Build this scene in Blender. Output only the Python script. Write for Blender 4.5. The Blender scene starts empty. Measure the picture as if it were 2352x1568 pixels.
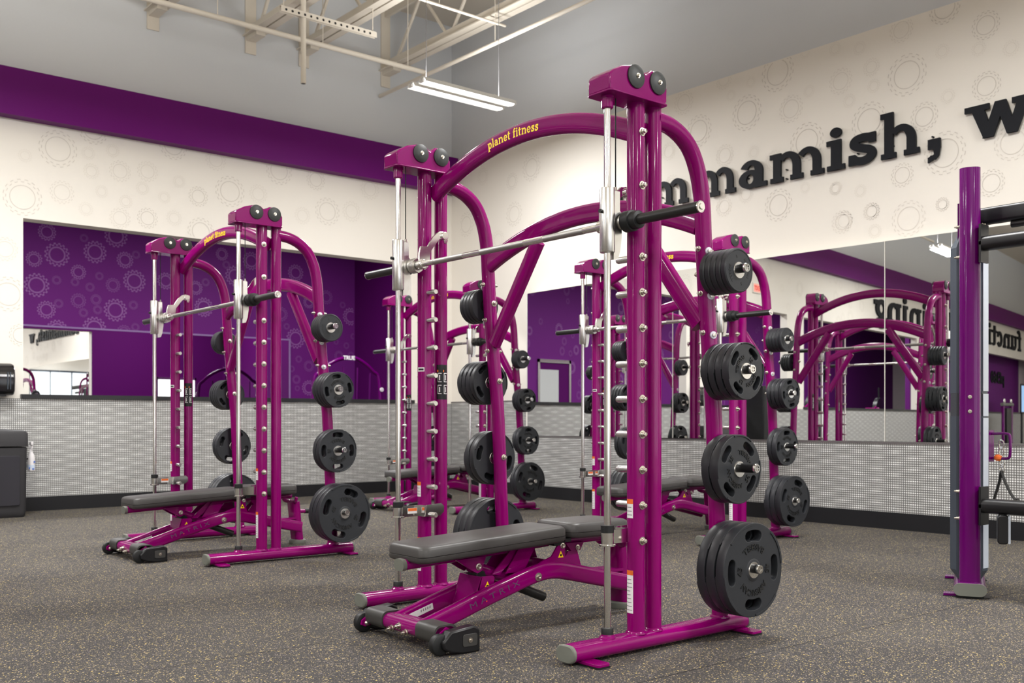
import bpy, bmesh, math, random
from math import sin, cos, pi, radians, atan2, hypot
from mathutils import Vector, Matrix

random.seed(7)
SC = bpy.context.scene
COL = SC.collection

# ------------------------------------------------------------------ camera, light, exposure
CAMH, FPX, YH, ANG = 0.9766, 2325.41, 964.9, 0.87938
cam = bpy.data.objects.new('camera', bpy.data.cameras.new('camera'))
COL.objects.link(cam)
cam.location = (0, 0, CAMH)
cam.rotation_euler = (pi / 2, 0, ANG - pi / 2)
cam.data.sensor_width = 36
cam.data.lens = FPX / 2352 * 36
cam.data.shift_y = (YH - 784) / 2352
cam.data.clip_end = 200
cam.data.dof.use_dof = True
cam.data.dof.focus_distance = 4.5
cam.data.dof.aperture_fstop = 4.5
SC.camera = cam

world = bpy.data.worlds.new('world')
SC.world = world
world.use_nodes = True
world.node_tree.nodes['Background'].inputs[0].default_value = (0.9, 0.95, 1.0, 1)
world.node_tree.nodes['Background'].inputs[1].default_value = 0.3
SC.view_settings.view_transform = 'Standard'
SC.view_settings.look = 'None'
SC.view_settings.gamma = 1
SC.view_settings.use_curve_mapping = False
SC.view_settings.exposure = -0.03


def area(name, loc, sx, sy, power, color=(1, 0.995, 0.985), rot=(0, 0, 0)):
    l = bpy.data.lights.new(name, 'AREA')
    l.shape = 'RECTANGLE'
    l.size, l.size_y, l.energy, l.color = sx, sy, power, color
    o = bpy.data.objects.new(name, l)
    o.location = loc
    o.rotation_euler = rot
    COL.objects.link(o)
    return o


LAMP_Z = 4.55
LAMPS = [(6.72, 8.96, 120), (2.1, 8.6, 235), (-4.3, 8.96, 190), (-8.8, 7.2, 190), (-13.4, 6.4, 190), (-18, 5.5, 190),  # lamps without a fixture mesh are unseen, added to brighten floor and walls
         (4.9, 3.6, 190), (-1.2, 4.2, 130), (5.5, -.8, 330), (-.6, -1.4, 190), (-6, 1.5, 150), (-11, 0, 190), (-16, -1, 190), (-20.5, 0, 190),
         (5.5, -5.4, 150), (-1, -5.6, 110), (-7, -4.5, 150)]
for lx, ly, lw in LAMPS:
    area('seen_or_added_lamp', (lx, ly, LAMP_Z - 0.045), 1.2, 0.3, lw)
    area('upper_wall_fill', (lx, ly, LAMP_Z + 0.09), 1.2, 0.3, 34 if lx > 6 else 85, rot=(pi, 0, 0))  # added upward fill to brighten the grey upper walls
# room behind the openings: unseen lamps, placed so its wall darkens upwards
for lx in (9.0, 4.5, 0, -4.5, -9, -14):
    area('unseen_side_room_light', (lx, 14.6, 4.75), 1.2, 0.3, 235)
# daylight through the shop windows behind the camera
area('window_daylight', (2.0, -7.8, 1.7), 11, 2.6, 85, (0.75, 0.87, 1.0), (-pi / 2, 0, 0))

# ------------------------------------------------------------------ helpers
def srgb(r, g, b):
    f = lambda c: (c / 255 / 12.92) if c / 255 <= 0.04045 else ((c / 255 + 0.055) / 1.055) ** 2.4
    return (f(r), f(g), f(b), 1)


def mat(name, col, rough=0.5, metal=0.0, coat=0.0, emit=None, estr=0.0, spec=0.5, bump=None):
    m = bpy.data.materials.new(name)
    m.use_nodes = True
    n = m.node_tree.nodes
    p = n['Principled BSDF']
    p.inputs['Base Color'].default_value = col
    p.inputs['Roughness'].default_value = rough
    p.inputs['Metallic'].default_value = metal
    p.inputs['Coat Weight'].default_value = coat
    p.inputs['Coat Roughness'].default_value = 0.06
    p.inputs['Specular IOR Level'].default_value = spec
    if emit:
        p.inputs['Emission Color'].default_value = emit
        p.inputs['Emission Strength'].default_value = estr
    if bump:
        sc, st, dist = bump
        tc = n.new('ShaderNodeTexCoord')
        nz = n.new('ShaderNodeTexNoise')
        nz.inputs['Scale'].default_value = sc
        nz.inputs['Detail'].default_value = 3
        b = n.new('ShaderNodeBump')
        b.inputs['Strength'].default_value = st
        b.inputs['Distance'].default_value = dist
        l = m.node_tree.links
        l.new(tc.outputs['Object'], nz.inputs['Vector'])
        l.new(nz.outputs['Fac'], b.inputs['Height'])
        l.new(b.outputs['Normal'], p.inputs['Normal'])
    return m


PURPLE = mat('purple_paint', srgb(126, 0, 94), 0.22, 0.0, 0.5, spec=0.1, bump=(260, 0.05, 0.002))
VIOLET = mat('violet_paint', srgb(92, 0, 92), 0.24, 0.0, 0.4, spec=0.12, bump=(260, 0.08, 0.002))
CHROME = mat('chrome', (0.78, 0.77, 0.75, 1), 0.12, 1.0)
STEEL = mat('brushed_steel', (0.72, 0.71, 0.69, 1), 0.25, 1.0)
KNURL = mat('knurled_steel', (0.42, 0.41, 0.39, 1), 0.42, 1.0, bump=(900, 0.5, 0.001))
BOLT = mat('zinc_bolt', (0.6, 0.57, 0.5, 1), 0.28, 1.0)
WASHER = mat('white_washer', srgb(205, 203, 215), 0.4)
RUBBER = mat('black_rubber', srgb(22, 23, 24), 0.5, spec=.35, bump=(500, 0.05, 0.002))
PLATE = mat('plate_urethane', srgb(41, 43, 47), 0.42, spec=0.35)
PLATELET = mat('plate_lettering', srgb(15, 16, 18), 0.5)
SLEEVE = mat('black_sleeve', srgb(34, 34, 33), 0.38, 0.2)
BLACKPL = mat('black_plastic', srgb(24, 24, 26), 0.38, spec=.35)
DISC = mat('grey_disc', srgb(54, 56, 56), 0.48, spec=.3)
CAPG = mat('grey_rubber_cap', srgb(104, 106, 98), 0.6)
VINYL = mat('grey_vinyl', srgb(58, 56, 55), 0.45, bump=(300, 0.06, 0.003))
VINYL2 = mat('dark_vinyl', srgb(52, 52, 55), 0.45)
COVER = mat('grey_plastic_cover', srgb(52, 51, 49), 0.5)
WHITE = mat('wall_white', srgb(231, 226, 217), 0.7, bump=(60, 0.02, 0.005))
GREYW = mat('upper_wall_grey', srgb(208, 211, 214), 0.85)
DECK = mat('ceiling_paint', srgb(214, 206, 192), 0.8)
STEELP = mat('painted_steel', srgb(218, 210, 196), 0.6)
BANDP = mat('band_purple', srgb(100, 10, 106), 0.5, spec=.15)
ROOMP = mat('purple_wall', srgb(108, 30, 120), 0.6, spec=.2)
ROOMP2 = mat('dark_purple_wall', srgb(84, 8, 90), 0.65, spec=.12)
BASEB = mat('black_base', srgb(24, 24, 27), 0.5, spec=.3)
SILL = mat('black_sill', srgb(28, 29, 32), 0.35)
LETTER = mat('black_letter', srgb(20, 22, 28), 0.6, spec=0.2)
YELLOW = mat('yellow_print', srgb(255, 214, 0), 0.5)
ORANGE = mat('orange_print', srgb(222, 104, 30), 0.5)
STICK = mat('white_sticker', srgb(222, 219, 220), 0.5)
PRINT = mat('grey_print', srgb(130, 128, 130), 0.6)
LOGO = mat('grey_logo_print', srgb(88, 62, 92), 0.5)
REDP = mat('red_print', srgb(225, 40, 60), 0.5)
BLUEP = mat('blue_print', srgb(70, 110, 190), 0.5)
SLATE = mat('slate_shroud', srgb(66, 74, 84), 0.4, 0.2)
LIT_SIDE_PAD_EDGE = mat('lit_shroud_and_pad_edge', srgb(192, 200, 212), 0.35, 0.2)  # pale tone of the shroud's daylit side, light put into colour; also pad edge
MIRROR = mat('mirror_glass', (0.86, 0.87, 0.87, 1), 0.0, 1.0)
TRIMW = mat('white_trim', srgb(225, 222, 214), 0.5)
TUBE = mat('lit_tube', (1, 1, 1, 1), 0.5, emit=(1, 0.98, 0.95, 1), estr=5)
FIXT = mat('fixture_white', srgb(225, 225, 222), 0.5)
DAY = mat('daylight_glass', (1, 1, 1, 1), 0.5, emit=(0.9, 0.95, 1, 1), estr=0.6)
EXITM = mat('exit_sign_face', srgb(240, 165, 150), 0.5, emit=srgb(255, 140, 110), estr=0.25)
SCREEN = mat('screen_lit', srgb(150, 190, 235), 0.3, emit=srgb(150, 195, 240), estr=0.7)
BIN = mat('bin_plastic', srgb(40, 39, 42), 0.6, bump=(220, 0.15, 0.003))
BIN2 = mat('bin_panel', srgb(34, 32, 40), 0.7)
STRAP = mat('nylon_strap', srgb(24, 24, 26), 0.7)
GLASSW = mat('lit_room_pane', srgb(205, 208, 205), 0.3)  # pale colour stands in for the bright room behind the door glass

# floor: rubber with flecks
def floor_mat():
    m = bpy.data.materials.new('rubber_floor')
    m.use_nodes = True
    nt = m.node_tree
    n, l = nt.nodes, nt.links
    p = n['Principled BSDF']
    tc = n.new('ShaderNodeTexCoord')
    def flecks(scale, thr, rad):
        v = n.new('ShaderNodeTexVoronoi')
        v.inputs['Scale'].default_value = scale
        l.new(tc.outputs['Object'], v.inputs['Vector'])
        sep = n.new('ShaderNodeSeparateColor')
        l.new(v.outputs['Color'], sep.inputs[0])
        a = n.new('ShaderNodeMath'); a.operation = 'GREATER_THAN'; a.inputs[1].default_value = thr
        l.new(sep.outputs[0], a.inputs[0])
        b = n.new('ShaderNodeMath'); b.operation = 'LESS_THAN'; b.inputs[1].default_value = rad
        l.new(v.outputs['Distance'], b.inputs[0])
        c = n.new('ShaderNodeMath'); c.operation = 'MULTIPLY'
        l.new(a.outputs[0], c.inputs[0]); l.new(b.outputs[0], c.inputs[1])
        return c.outputs[0], sep.outputs[1]
    nz = n.new('ShaderNodeTexNoise'); nz.inputs['Scale'].default_value = 120; nz.inputs['Detail'].default_value = 4
    l.new(tc.outputs['Object'], nz.inputs['Vector'])
    base = n.new('ShaderNodeValToRGB')
    base.color_ramp.elements[0].position = 0.35; base.color_ramp.elements[0].color = srgb(52, 51, 53)
    base.color_ramp.elements[1].position = 0.7; base.color_ramp.elements[1].color = srgb(76, 74, 74)
    l.new(nz.outputs['Fac'], base.inputs[0])
    # broad worn patches
    n2 = n.new('ShaderNodeTexNoise'); n2.inputs['Scale'].default_value = 1.1; n2.inputs['Detail'].default_value = 5
    l.new(tc.outputs['Object'], n2.inputs['Vector'])
    prev = base.outputs[0]
    mx0 = n.new('ShaderNodeMix'); mx0.data_type = 'RGBA'
    r0 = n.new('ShaderNodeMapRange'); r0.inputs[1].default_value = 0.35; r0.inputs[2].default_value = 0.7
    r0.inputs[3].default_value = 0.0; r0.inputs[4].default_value = 0.45
    l.new(n2.outputs['Fac'], r0.inputs[0]); l.new(r0.outputs[0], mx0.inputs['Factor'])
    l.new(prev, mx0.inputs['A']); mx0.inputs['B'].default_value = srgb(86, 83, 80)
    prev = mx0.outputs['Result']
    for sc, thr, rad, c1, c2 in ((150, 0.80, 0.42, srgb(196, 176, 112), srgb(134, 126, 138)),
                                 (260, 0.80, 0.45, srgb(112, 106, 102), srgb(146, 134, 108)),
                                 (95, 0.93, 0.36, srgb(216, 190, 108), srgb(170, 156, 132))):
        f, g = flecks(sc, thr, rad)
        cm = n.new('ShaderNodeMix'); cm.data_type = 'RGBA'
        cm.inputs['A'].default_value = c1; cm.inputs['B'].default_value = c2
        l.new(g, cm.inputs['Factor'])
        mx = n.new('ShaderNodeMix'); mx.data_type = 'RGBA'
        l.new(f, mx.inputs['Factor']); l.new(prev, mx.inputs['A']); l.new(cm.outputs['Result'], mx.inputs['B'])
        prev = mx.outputs['Result']
    # butt seams between the rolls, every 1.35 m
    sx = n.new('ShaderNodeSeparateXYZ'); l.new(tc.outputs['Object'], sx.inputs[0])
    q = n.new('ShaderNodeMath'); q.operation = 'MULTIPLY_ADD'; q.inputs[1].default_value = 1 / 1.35; q.inputs[2].default_value = 20 - 5.3 / 1.35
    l.new(sx.outputs['Y'], q.inputs[0])
    fr = n.new('ShaderNodeMath'); fr.operation = 'FRACT'; l.new(q.outputs[0], fr.inputs[0])
    lt = n.new('ShaderNodeMath'); lt.operation = 'LESS_THAN'; lt.inputs[1].default_value = 0.0032; l.new(fr.outputs[0], lt.inputs[0])
    ms = n.new('ShaderNodeMix'); ms.data_type = 'RGBA'
    l.new(lt.outputs[0], ms.inputs['Factor']); l.new(prev, ms.inputs['A']); ms.inputs['B'].default_value = srgb(18, 17, 18)
    l.new(ms.outputs['Result'], p.inputs['Base Color'])
    p.inputs['Roughness'].default_value = 0.75
    p.inputs['Specular IOR Level'].default_value = 0.05
    b = n.new('ShaderNodeBump'); b.inputs['Strength'].default_value = 0.25; b.inputs['Distance'].default_value = 0.002
    l.new(nz.outputs['Fac'], b.inputs['Height']); l.new(b.outputs['Normal'], p.inputs['Normal'])
    return m


def weave_mat(axis):
    """embossed woven metal sheet: small raised cells in rows, brighter bars in a loose basket pattern"""
    m = bpy.data.materials.new('woven_panel_' + axis)
    m.use_nodes = True
    nt = m.node_tree
    n, l = nt.nodes, nt.links
    p = n['Principled BSDF']
    tc = n.new('ShaderNodeTexCoord')
    sep = n.new('ShaderNodeSeparateXYZ')
    l.new(tc.outputs['Object'], sep.inputs[0])
    def wave(src, pitch, ph=0.0):
        a = n.new('ShaderNodeMath'); a.operation = 'MULTIPLY_ADD'; a.inputs[1].default_value = 2 * pi / pitch; a.inputs[2].default_value = ph
        l.new(src, a.inputs[0])
        s = n.new('ShaderNodeMath'); s.operation = 'SINE'; l.new(a.outputs[0], s.inputs[0])
        r = n.new('ShaderNodeMapRange'); r.inputs[1].default_value = -1; r.inputs[2].default_value = 1
        l.new(s.outputs[0], r.inputs[0])
        return r.outputs[0]
    U = sep.outputs['X' if axis == 'x' else 'Y']; V = sep.outputs['Z']
    def mth(op, a, b=None, c=None):
        q = n.new('ShaderNodeMath'); q.operation = op
        for k, v in enumerate((a, b, c)):
            if v is None: continue
            if isinstance(v, (int, float)): q.inputs[k].default_value = v
            else: l.new(v, q.inputs[k])
        return q.outputs[0]
    PX = 0.0205
    w1, w2 = wave(U, PX), wave(V, PX)
    c = n.new('ShaderNodeMath'); c.operation = 'MULTIPLY'; l.new(w1, c.inputs[0]); l.new(w2, c.inputs[1])
    # basket: brighter dashes, staggered row by row
    row = mth('FLOOR', mth('MULTIPLY', V, 1 / (2.5 * PX)))
    ph = mth('MULTIPLY_ADD', mth('MODULO', row, 2.0), pi, mth('MULTIPLY', U, 2 * pi / (17 * PX)))
    g = mth('MULTIPLY_ADD', mth('SINE', ph), 0.5, 0.5)
    g = mth('POWER', g, 2.2)
    g = mth('MULTIPLY', g, mth('MULTIPLY_ADD', wave(V, 2.5 * PX, -pi / 2), 0.9, 0.1))
    base = n.new('ShaderNodeMix'); base.data_type = 'RGBA'; l.new(g, base.inputs['Factor'])
    base.inputs['A'].default_value = (0.62, 0.62, 0.61, 1); base.inputs['B'].default_value = (0.98, 0.98, 0.97, 1)
    mix = n.new('ShaderNodeMix'); mix.data_type = 'RGBA'
    r = n.new('ShaderNodeMapRange'); r.inputs[1].default_value = 0.04; r.inputs[2].default_value = 0.42
    l.new(c.outputs[0], r.inputs[0]); l.new(r.outputs[0], mix.inputs['Factor'])
    mix.inputs['A'].default_value = (0.15, 0.147, 0.14, 1)
    l.new(base.outputs['Result'], mix.inputs['B'])
    l.new(mix.outputs['Result'], p.inputs['Base Color'])
    p.inputs['Metallic'].default_value = 0.2
    p.inputs['Roughness'].default_value = 0.42
    b = n.new('ShaderNodeBump'); b.inputs['Strength'].default_value = 0.6; b.inputs['Distance'].default_value = 0.004
    l.new(c.outputs[0], b.inputs['Height']); l.new(b.outputs['Normal'], p.inputs['Normal'])
    return m


FLOOR = floor_mat()
WEAVEX, WEAVEY = weave_mat('x'), weave_mat('y')


class MB:
    """collects shapes into one mesh"""
    def __init__(s):
        s.v, s.f, s.g = [], [], []

    def add(s, vs, fs):
        o = len(s.v)
        s.g.append((o, len(s.f)))
        s.v += [tuple(v) for v in vs]
        s.f += [tuple(i + o for i in f) for f in fs]
        return s

    def box(s, x0, y0, z0, x1, y1, z1):
        v = [(x, y, z) for x in (x0, x1) for y in (y0, y1) for z in (z0, z1)]
        return s.add(v, [(0, 1, 3, 2), (4, 6, 7, 5), (0, 4, 5, 1), (2, 3, 7, 6), (0, 2, 6, 4), (1, 5, 7, 3)])

    def loft(s, rings, cap=True, closed=False):
        n = len(rings[0])
        vs = [p for r in rings for p in r]
        fs = []
        for i in range(len(rings) - 1):
            for j in range(n):
                k = (j + 1) % n
                fs.append((i * n + j, i * n + k, (i + 1) * n + k, (i + 1) * n + j))
        if cap:
            fs.append(tuple(range(n - 1, -1, -1)))
            fs.append(tuple((len(rings) - 1) * n + j for j in range(n)))
        return s.add(vs, fs)

    def sweep(s, pts, prof, B):
        """prof (a along B, b along T x B); B constant normal of the path's plane"""
        pts = [Vector(p) for p in pts]
        B = Vector(B).normalized()
        rings = []
        for i, p in enumerate(pts):
            T = (pts[min(i + 1, len(pts) - 1)] - pts[max(i - 1, 0)]).normalized()
            N = T.cross(B).normalized()
            rings.append([p + B * a + N * b for a, b in prof])
        return s.loft(rings)

    def cyl(s, p0, p1, r, r1=None, n=20):
        p0, p1 = Vector(p0), Vector(p1)
        T = (p1 - p0).normalized()
        B = T.orthogonal().normalized()
        N = T.cross(B)
        r1 = r if r1 is None else r1
        ring = lambda p, q: [p + (B * cos(2 * pi * k / n) + N * sin(2 * pi * k / n)) * q for k in range(n)]
        return s.loft([ring(p0, r), ring(p1, r1)])

    def lathe(s, p0, axis, prof, n=24):
        """prof: (distance along axis, radius)"""
        p0 = Vector(p0); T = Vector(axis).normalized()
        B = T.orthogonal().normalized(); N = T.cross(B)
        return s.loft([[p0 + T * d + (B * cos(2 * pi * k / n) + N * sin(2 * pi * k / n)) * max(r, 1e-4) for k in range(n)] for d, r in prof])

    def prism(s, poly, org, U, V, W, t0, t1):
        """polygon (u,v) in the plane org+U,V extruded along W from t0 to t1"""
        org, U, V, W = Vector(org), Vector(U), Vector(V), Vector(W)
        return s.loft([[org + U * a + V * b + W * t for a, b in poly] for t in (t0, t1)])

    def build_each(s, name, m, parent=None, **k):
        """every added shape becomes an object of its own"""
        out = []
        ends = s.g[1:] + [(len(s.v), len(s.f))]
        for (v0, f0), (v1, f1) in zip(s.g, ends):
            q = MB(); q.add(s.v[v0:v1], [tuple(i - v0 for i in f) for f in s.f[f0:f1]])
            out.append(q.build(name, m, parent, **k))
        return out

    def build(s, name, m, parent=None, smooth=True, angle=38, bevel=0.0):
        me = bpy.data.meshes.new(name)
        me.from_pydata(s.v, [], s.f)
        me.materials.append(m)
        bm = bmesh.new(); bm.from_mesh(me)
        bmesh.ops.recalc_face_normals(bm, faces=bm.faces)
        bm.to_mesh(me); bm.free()
        if smooth:
            me.polygons.foreach_set('use_smooth', [True] * len(me.polygons))
            me.set_sharp_from_angle(angle=radians(angle))
        o = bpy.data.objects.new(name, me)
        COL.objects.link(o)
        if parent is not None:
            o.parent = parent
        if bevel:
            b = o.modifiers.new('bevel', 'BEVEL'); b.width = bevel; b.segments = 2; b.limit_method = 'ANGLE'
            b.angle_limit = radians(40)
        return o


def rrect(w, h, r, n=5):
    """rounded rectangle centred on 0"""
    r = min(r, w / 2 - 1e-5, h / 2 - 1e-5)
    P = []
    for cx, cy, a0 in ((w / 2 - r, h / 2 - r, 0), (-w / 2 + r, h / 2 - r, 90), (-w / 2 + r, -h / 2 + r, 180), (w / 2 - r, -h / 2 + r, 270)):
        for k in range(n + 1):
            a = radians(a0 + 90 * k / n)
            P.append((cx + r * cos(a), cy + r * sin(a)))
    return P


def circ(r, n=20):
    return [(r * cos(2 * pi * k / n), r * sin(2 * pi * k / n)) for k in range(n)]


def tag(o, label=None, cat=None, group=None, kind=None):
    if label: o['label'] = label
    if cat: o['category'] = cat
    if group: o['group'] = group
    if kind: o['kind'] = kind
    return o


def empty(name, loc=(0, 0, 0), rz=0.0, label=None, cat=None, group=None):
    o = bpy.data.objects.new(name, None)
    o.location = loc; o.rotation_euler = (0, 0, rz)
    o.empty_display_size = 0.1
    COL.objects.link(o)
    return tag(o, label, cat, group)


KIDS = {}


def copy_tree(o, parent=None):
    c = o.copy()
    COL.objects.link(c)
    c.parent = parent
    for ch in [x for x in o.children]:
        copy_tree(ch, c)
    return c


def smooth_path(pts, n=8):
    """Catmull-Rom through 3-D points"""
    P = [Vector(p) for p in pts]
    out = []
    for i in range(len(P) - 1):
        a, b, c, d = P[max(i - 1, 0)], P[i], P[i + 1], P[min(i + 2, len(P) - 1)]
        for k in range(n):
            t = k / n
            out.append(0.5 * ((2 * b) + (c - a) * t + (2 * a - 5 * b + 4 * c - d) * t * t + (3 * b - a - 3 * c + d) * t ** 3))
    out.append(P[-1])
    return out


def interp(tab, x):
    for (a, b), (c, d) in zip(tab, tab[1:]):
        if x <= c or (c, d) == tab[-1]:
            return b + (d - b) * (x - a) / (c - a)


# ------------------------------------------------------------------ lettering
def band(cx, cy, rxo, ryo, rxi, ryi, a0, a1, n=14, icx=None, icy=None):
    icx = cx if icx is None else icx; icy = cy if icy is None else icy
    out = []
    for k in range(n):
        q = []
        for t in (k / n, (k + 1) / n):
            a = radians(a0 + (a1 - a0) * t)
            q.append(((cx + rxo * cos(a), cy + ryo * sin(a)), (icx + rxi * cos(a), icy + ryi * sin(a))))
        out.append([q[0][0], q[1][0], q[1][1], q[0][1]])
    return out


def R(x0, y0, x1, y1):
    return [[(x0, y0), (x1, y0), (x1, y1), (x0, y1)]]


def stroke(P, w):
    out, L, Rr = [], [], []
    P = [Vector((a, b, 0)) for a, b in P]
    P = [Vector((p.x, p.y, 0)) for p in smooth_path(P, 6)]
    for i, p in enumerate(P):
        t = (P[min(i + 1, len(P) - 1)] - P[max(i - 1, 0)]).normalized()
        nn = Vector((-t.y, t.x, 0)) * (w / 2)
        L.append((p + nn)[:2]); Rr.append((p - nn)[:2])
    return [[L[i], Rr[i], Rr[i + 1], L[i + 1]] for i in range(len(P) - 1)]


SB = 0.17
def stem(x, y0=0, y1=1.0, foot=True, head=True, fl=0.11, fr=0.11, w=0.29):
    g = R(x, y0, x + w, y1)
    if foot: g += R(x - fl, y0, x + w + fr, y0 + SB)
    if head: g += R(x - 0.13, y1 - SB, x, y1)
    return g
def arch(x):
    return band(x + 0.56, 0.5, 0.46, 0.5, 0.20, 0.30, 0, 140, 14, x + 0.53, 0.5) + R(x + 0.73, 0, x + 1.02, 0.5)
def ring(cx, cy, rx, ry, ix, iy):
    return band(cx, cy, rx, ry, ix, iy, 0, 360, 26)
GL = {
    'i': (stem(0.13) + ring(0.27, 1.24, 0.165, 0.165, 0.0, 0.0), 0.58),
    'l': (stem(0.13, 0, 1.45), 0.58),
    'h': (stem(0.13, 0, 1.45, fr=0.09) + arch(0.13) + R(0.77, 0, 1.26, SB), 1.32),
    'n': (stem(0.13, fr=0.09) + arch(0.13) + R(0.77, 0, 1.26, SB), 1.32),
    'm': (stem(0.13, fr=0.09) + arch(0.13) + R(0.78, 0, 1.24, SB) + arch(0.86) + R(1.52, 0, 1.99, SB), 2.05),
    'a': (ring(0.43, 0.33, 0.41, 0.33, 0.13, 0.17) + R(0.60, 0, 0.89, 0.62) + band(0.47, 0.58, 0.42, 0.42, 0.14, 0.24, 0, 155) + R(0.60, 0, 1.04, SB), 1.08),
    's': (stroke([(0.76, 0.76), (0.62, 0.85), (0.44, 0.87), (0.25, 0.82), (0.2, 0.69), (0.3, 0.59), (0.5, 0.51), (0.68, 0.43), (0.73, 0.29), (0.62, 0.16), (0.44, 0.12), (0.26, 0.16), (0.13, 0.27)], 0.26)
          + R(0.64, 0.66, 0.84, 0.98) + R(0.04, 0.02, 0.24, 0.36), 0.92),
    'w': ([[(0.10, 1), (0.42, 1), (0.68, 0), (0.44, 0)], [(0.42, 0), (0.68, 0), (0.98, 1), (0.72, 1)], [(0.72, 1), (0.98, 1), (1.24, 0), (1.0, 0)],
           [(1.0, 0), (1.24, 0), (1.56, 1), (1.27, 1)]] + R(-0.02, 0.83, 0.58, 1) + R(1.12, 0.83, 1.68, 1), 1.72),
    ',': (R(0.08, 0, 0.40, 0.31) + [[(0.22, 0.02), (0.40, 0.05), (0.36, -0.22), (0.26, -0.33)], [(0.10, -0.25), (0.26, -0.33), (0.34, -0.24), (0.16, -0.18)], [(0.08, -0.24), (0.08, -0.40), (0.34, -0.26), (0.30, -0.14)]], 0.60),
    'o': (ring(0.5, 0.5, 0.48, 0.52, 0.2, 0.30), 1.02),
    'c': (band(0.5, 0.5, 0.47, 0.52, 0.2, 0.30, 45, 325, 22) + R(0.66, 0.62, 0.86, 0.98), 0.96),
    'e': (band(0.5, 0.5, 0.48, 0.52, 0.2, 0.30, 0, 325, 24) + R(0.2, 0.42, 0.97, 0.57), 1.02),
    't': (R(0.15, 0.2, 0.44, 1.3) + R(0.0, 0.83, 0.70, 1) + band(0.44, 0.24, 0.29, 0.25, 0.02, 0.06, 180, 330), 0.78),
    'f': (R(0.13, 0, 0.42, 1.1) + R(0.0, 0.83, 0.66, 1) + R(0.02, 0, 0.56, SB) + band(0.46, 1.1, 0.33, 0.36, 0.05, 0.14, 30, 180), 0.72),
    'p': (stem(0.13, -0.42, 1.0) + ring(0.62, 0.5, 0.46, 0.51, 0.18, 0.29), 1.14),
    'g': (ring(0.47, 0.55, 0.44, 0.45, 0.17, 0.23) + R(0.74, 0.72, 1.05, 0.94) + band(0.47, -0.14, 0.46, 0.28, 0.2, 0.11, -190, 80, 16) + R(0.2, 0.02, 0.6, 0.18), 1.08),
    'u': (R(0.11, 0.4, 0.40, 1) + R(0, 0.83, 0.40, 1) + R(0.74, 0, 1.03, 1) + R(0.62, 0.83, 1.03, 1) + R(0.74, 0, 1.15, SB) + band(0.54, 0.44, 0.43, 0.46, 0.2, 0.26, 180, 330), 1.2),
    'r': (stem(0.13, fr=0.16) + band(0.66, 0.52, 0.36, 0.5, 0.1, 0.22, 35, 150), 0.94),
    ' ': ([], 0.55),
}


def glyphs(text, track=0.08):
    """list of (char, x offset, polygons) and total width, x-height 1"""
    x, out = 0.0, []
    for ch in text:
        g, w = GL[ch]
        out.append((ch, x, g)); x += w + track
    return out, x - track


def font_polys(text, size=1.0, bold=0.0):
    """mesh (verts2d, faces) of text set in the built-in font"""
    cu = bpy.data.curves.new('t', 'FONT')
    cu.body = text; cu.size = size; cu.align_x = 'CENTER'; cu.offset = bold; cu.resolution_u = 3
    ob = bpy.data.objects.new('t', cu); COL.objects.link(ob)
    dg = bpy.context.evaluated_depsgraph_get(); dg.update()
    me = ob.evaluated_get(dg).to_mesh()
    v = [(p.co.x, p.co.y) for p in me.vertices]; f = [tuple(p.vertices) for p in me.polygons]
    bpy.data.objects.remove(ob); bpy.data.curves.remove(cu)
    return v, f


def slab(mb, v2, f2, mapf, t):
    """extrude 2-D faces: mapf(x,y,d) -> 3-D, d from 0 to t"""
    n = len(v2)
    vs = [mapf(x, y, t) for x, y in v2] + [mapf(x, y, 0) for x, y in v2]
    fs = [tuple(f) for f in f2]
    ed = {}
    for f in f2:
        for a, b in zip(f, f[1:] + f[:1]):
            ed[(a, b)] = 1
    for a, b in ed:
        if (b, a) not in ed:
            fs.append((a, b, b + n, a + n))
    mb.add(vs, fs)


# ------------------------------------------------------------------ room shell
XR, YL = 8.57, 11.71
XW = -24.0      # far left end of the hall
YF = -8.0       # shop-window side
ZC = 6.6
ZS = 1.256      # ledge height
YB = 18.8       # back wall of the room behind the openings
XS = 11.2       # its right side wall
ZB = 5.0


def setting(o):
    o['kind'] = 'structure'
    return o


m = MB(); m.add([(XW, YF, 0), (XR + 0.3, YF, 0), (XR + 0.3, YL + .1, 0), (XW, YL + .1, 0)], [(0, 1, 2, 3)])
setting(m.build('floor', FLOOR))
m = MB(); m.box(XW, YF, ZC, XR + .2, YL + .2, ZC + .1)
setting(m.build('ceiling', DECK, smooth=False))

OPEN = [(2.885, 7.875), (-1.15, 2.15), (-9.4, -1.97), (-23.6, -10.2)]
ZO = 3.145
m = MB()
xs = sorted([XW, XR] + [e for o in OPEN for e in o])
m.box(XW, YL, 0, XR, YL + 0.2, ZS - .04)
m.box(XW, YL, ZO, XR, YL + 0.2, 4.69)
for a, b in zip(xs[0::2], xs[1::2]):
    m.box(a, YL, ZS - .04, b, YL + 0.2, ZO)
wl = setting(m.build('wall_left', WHITE, smooth=False))
m = MB(); m.box(XW, YL, 4.69, XR, YL + .2, ZC)
m.build('upper_wall', GREYW, wl, smooth=False)
m = MB(); m.box(XR, YF, 0, XR + .2, YL + .2, 4.605)
wr = setting(m.build('wall_right', WHITE, smooth=False))
m = MB(); m.box(XR, YF, 4.605, XR + .2, YL + .2, ZC)
m.build('upper_wall', GREYW, wr, smooth=False)
m = MB(); m.box(XW - .2, YF, 0, XW, YB, ZC); setting(m.build('wall_far', WHITE, smooth=False))
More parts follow.
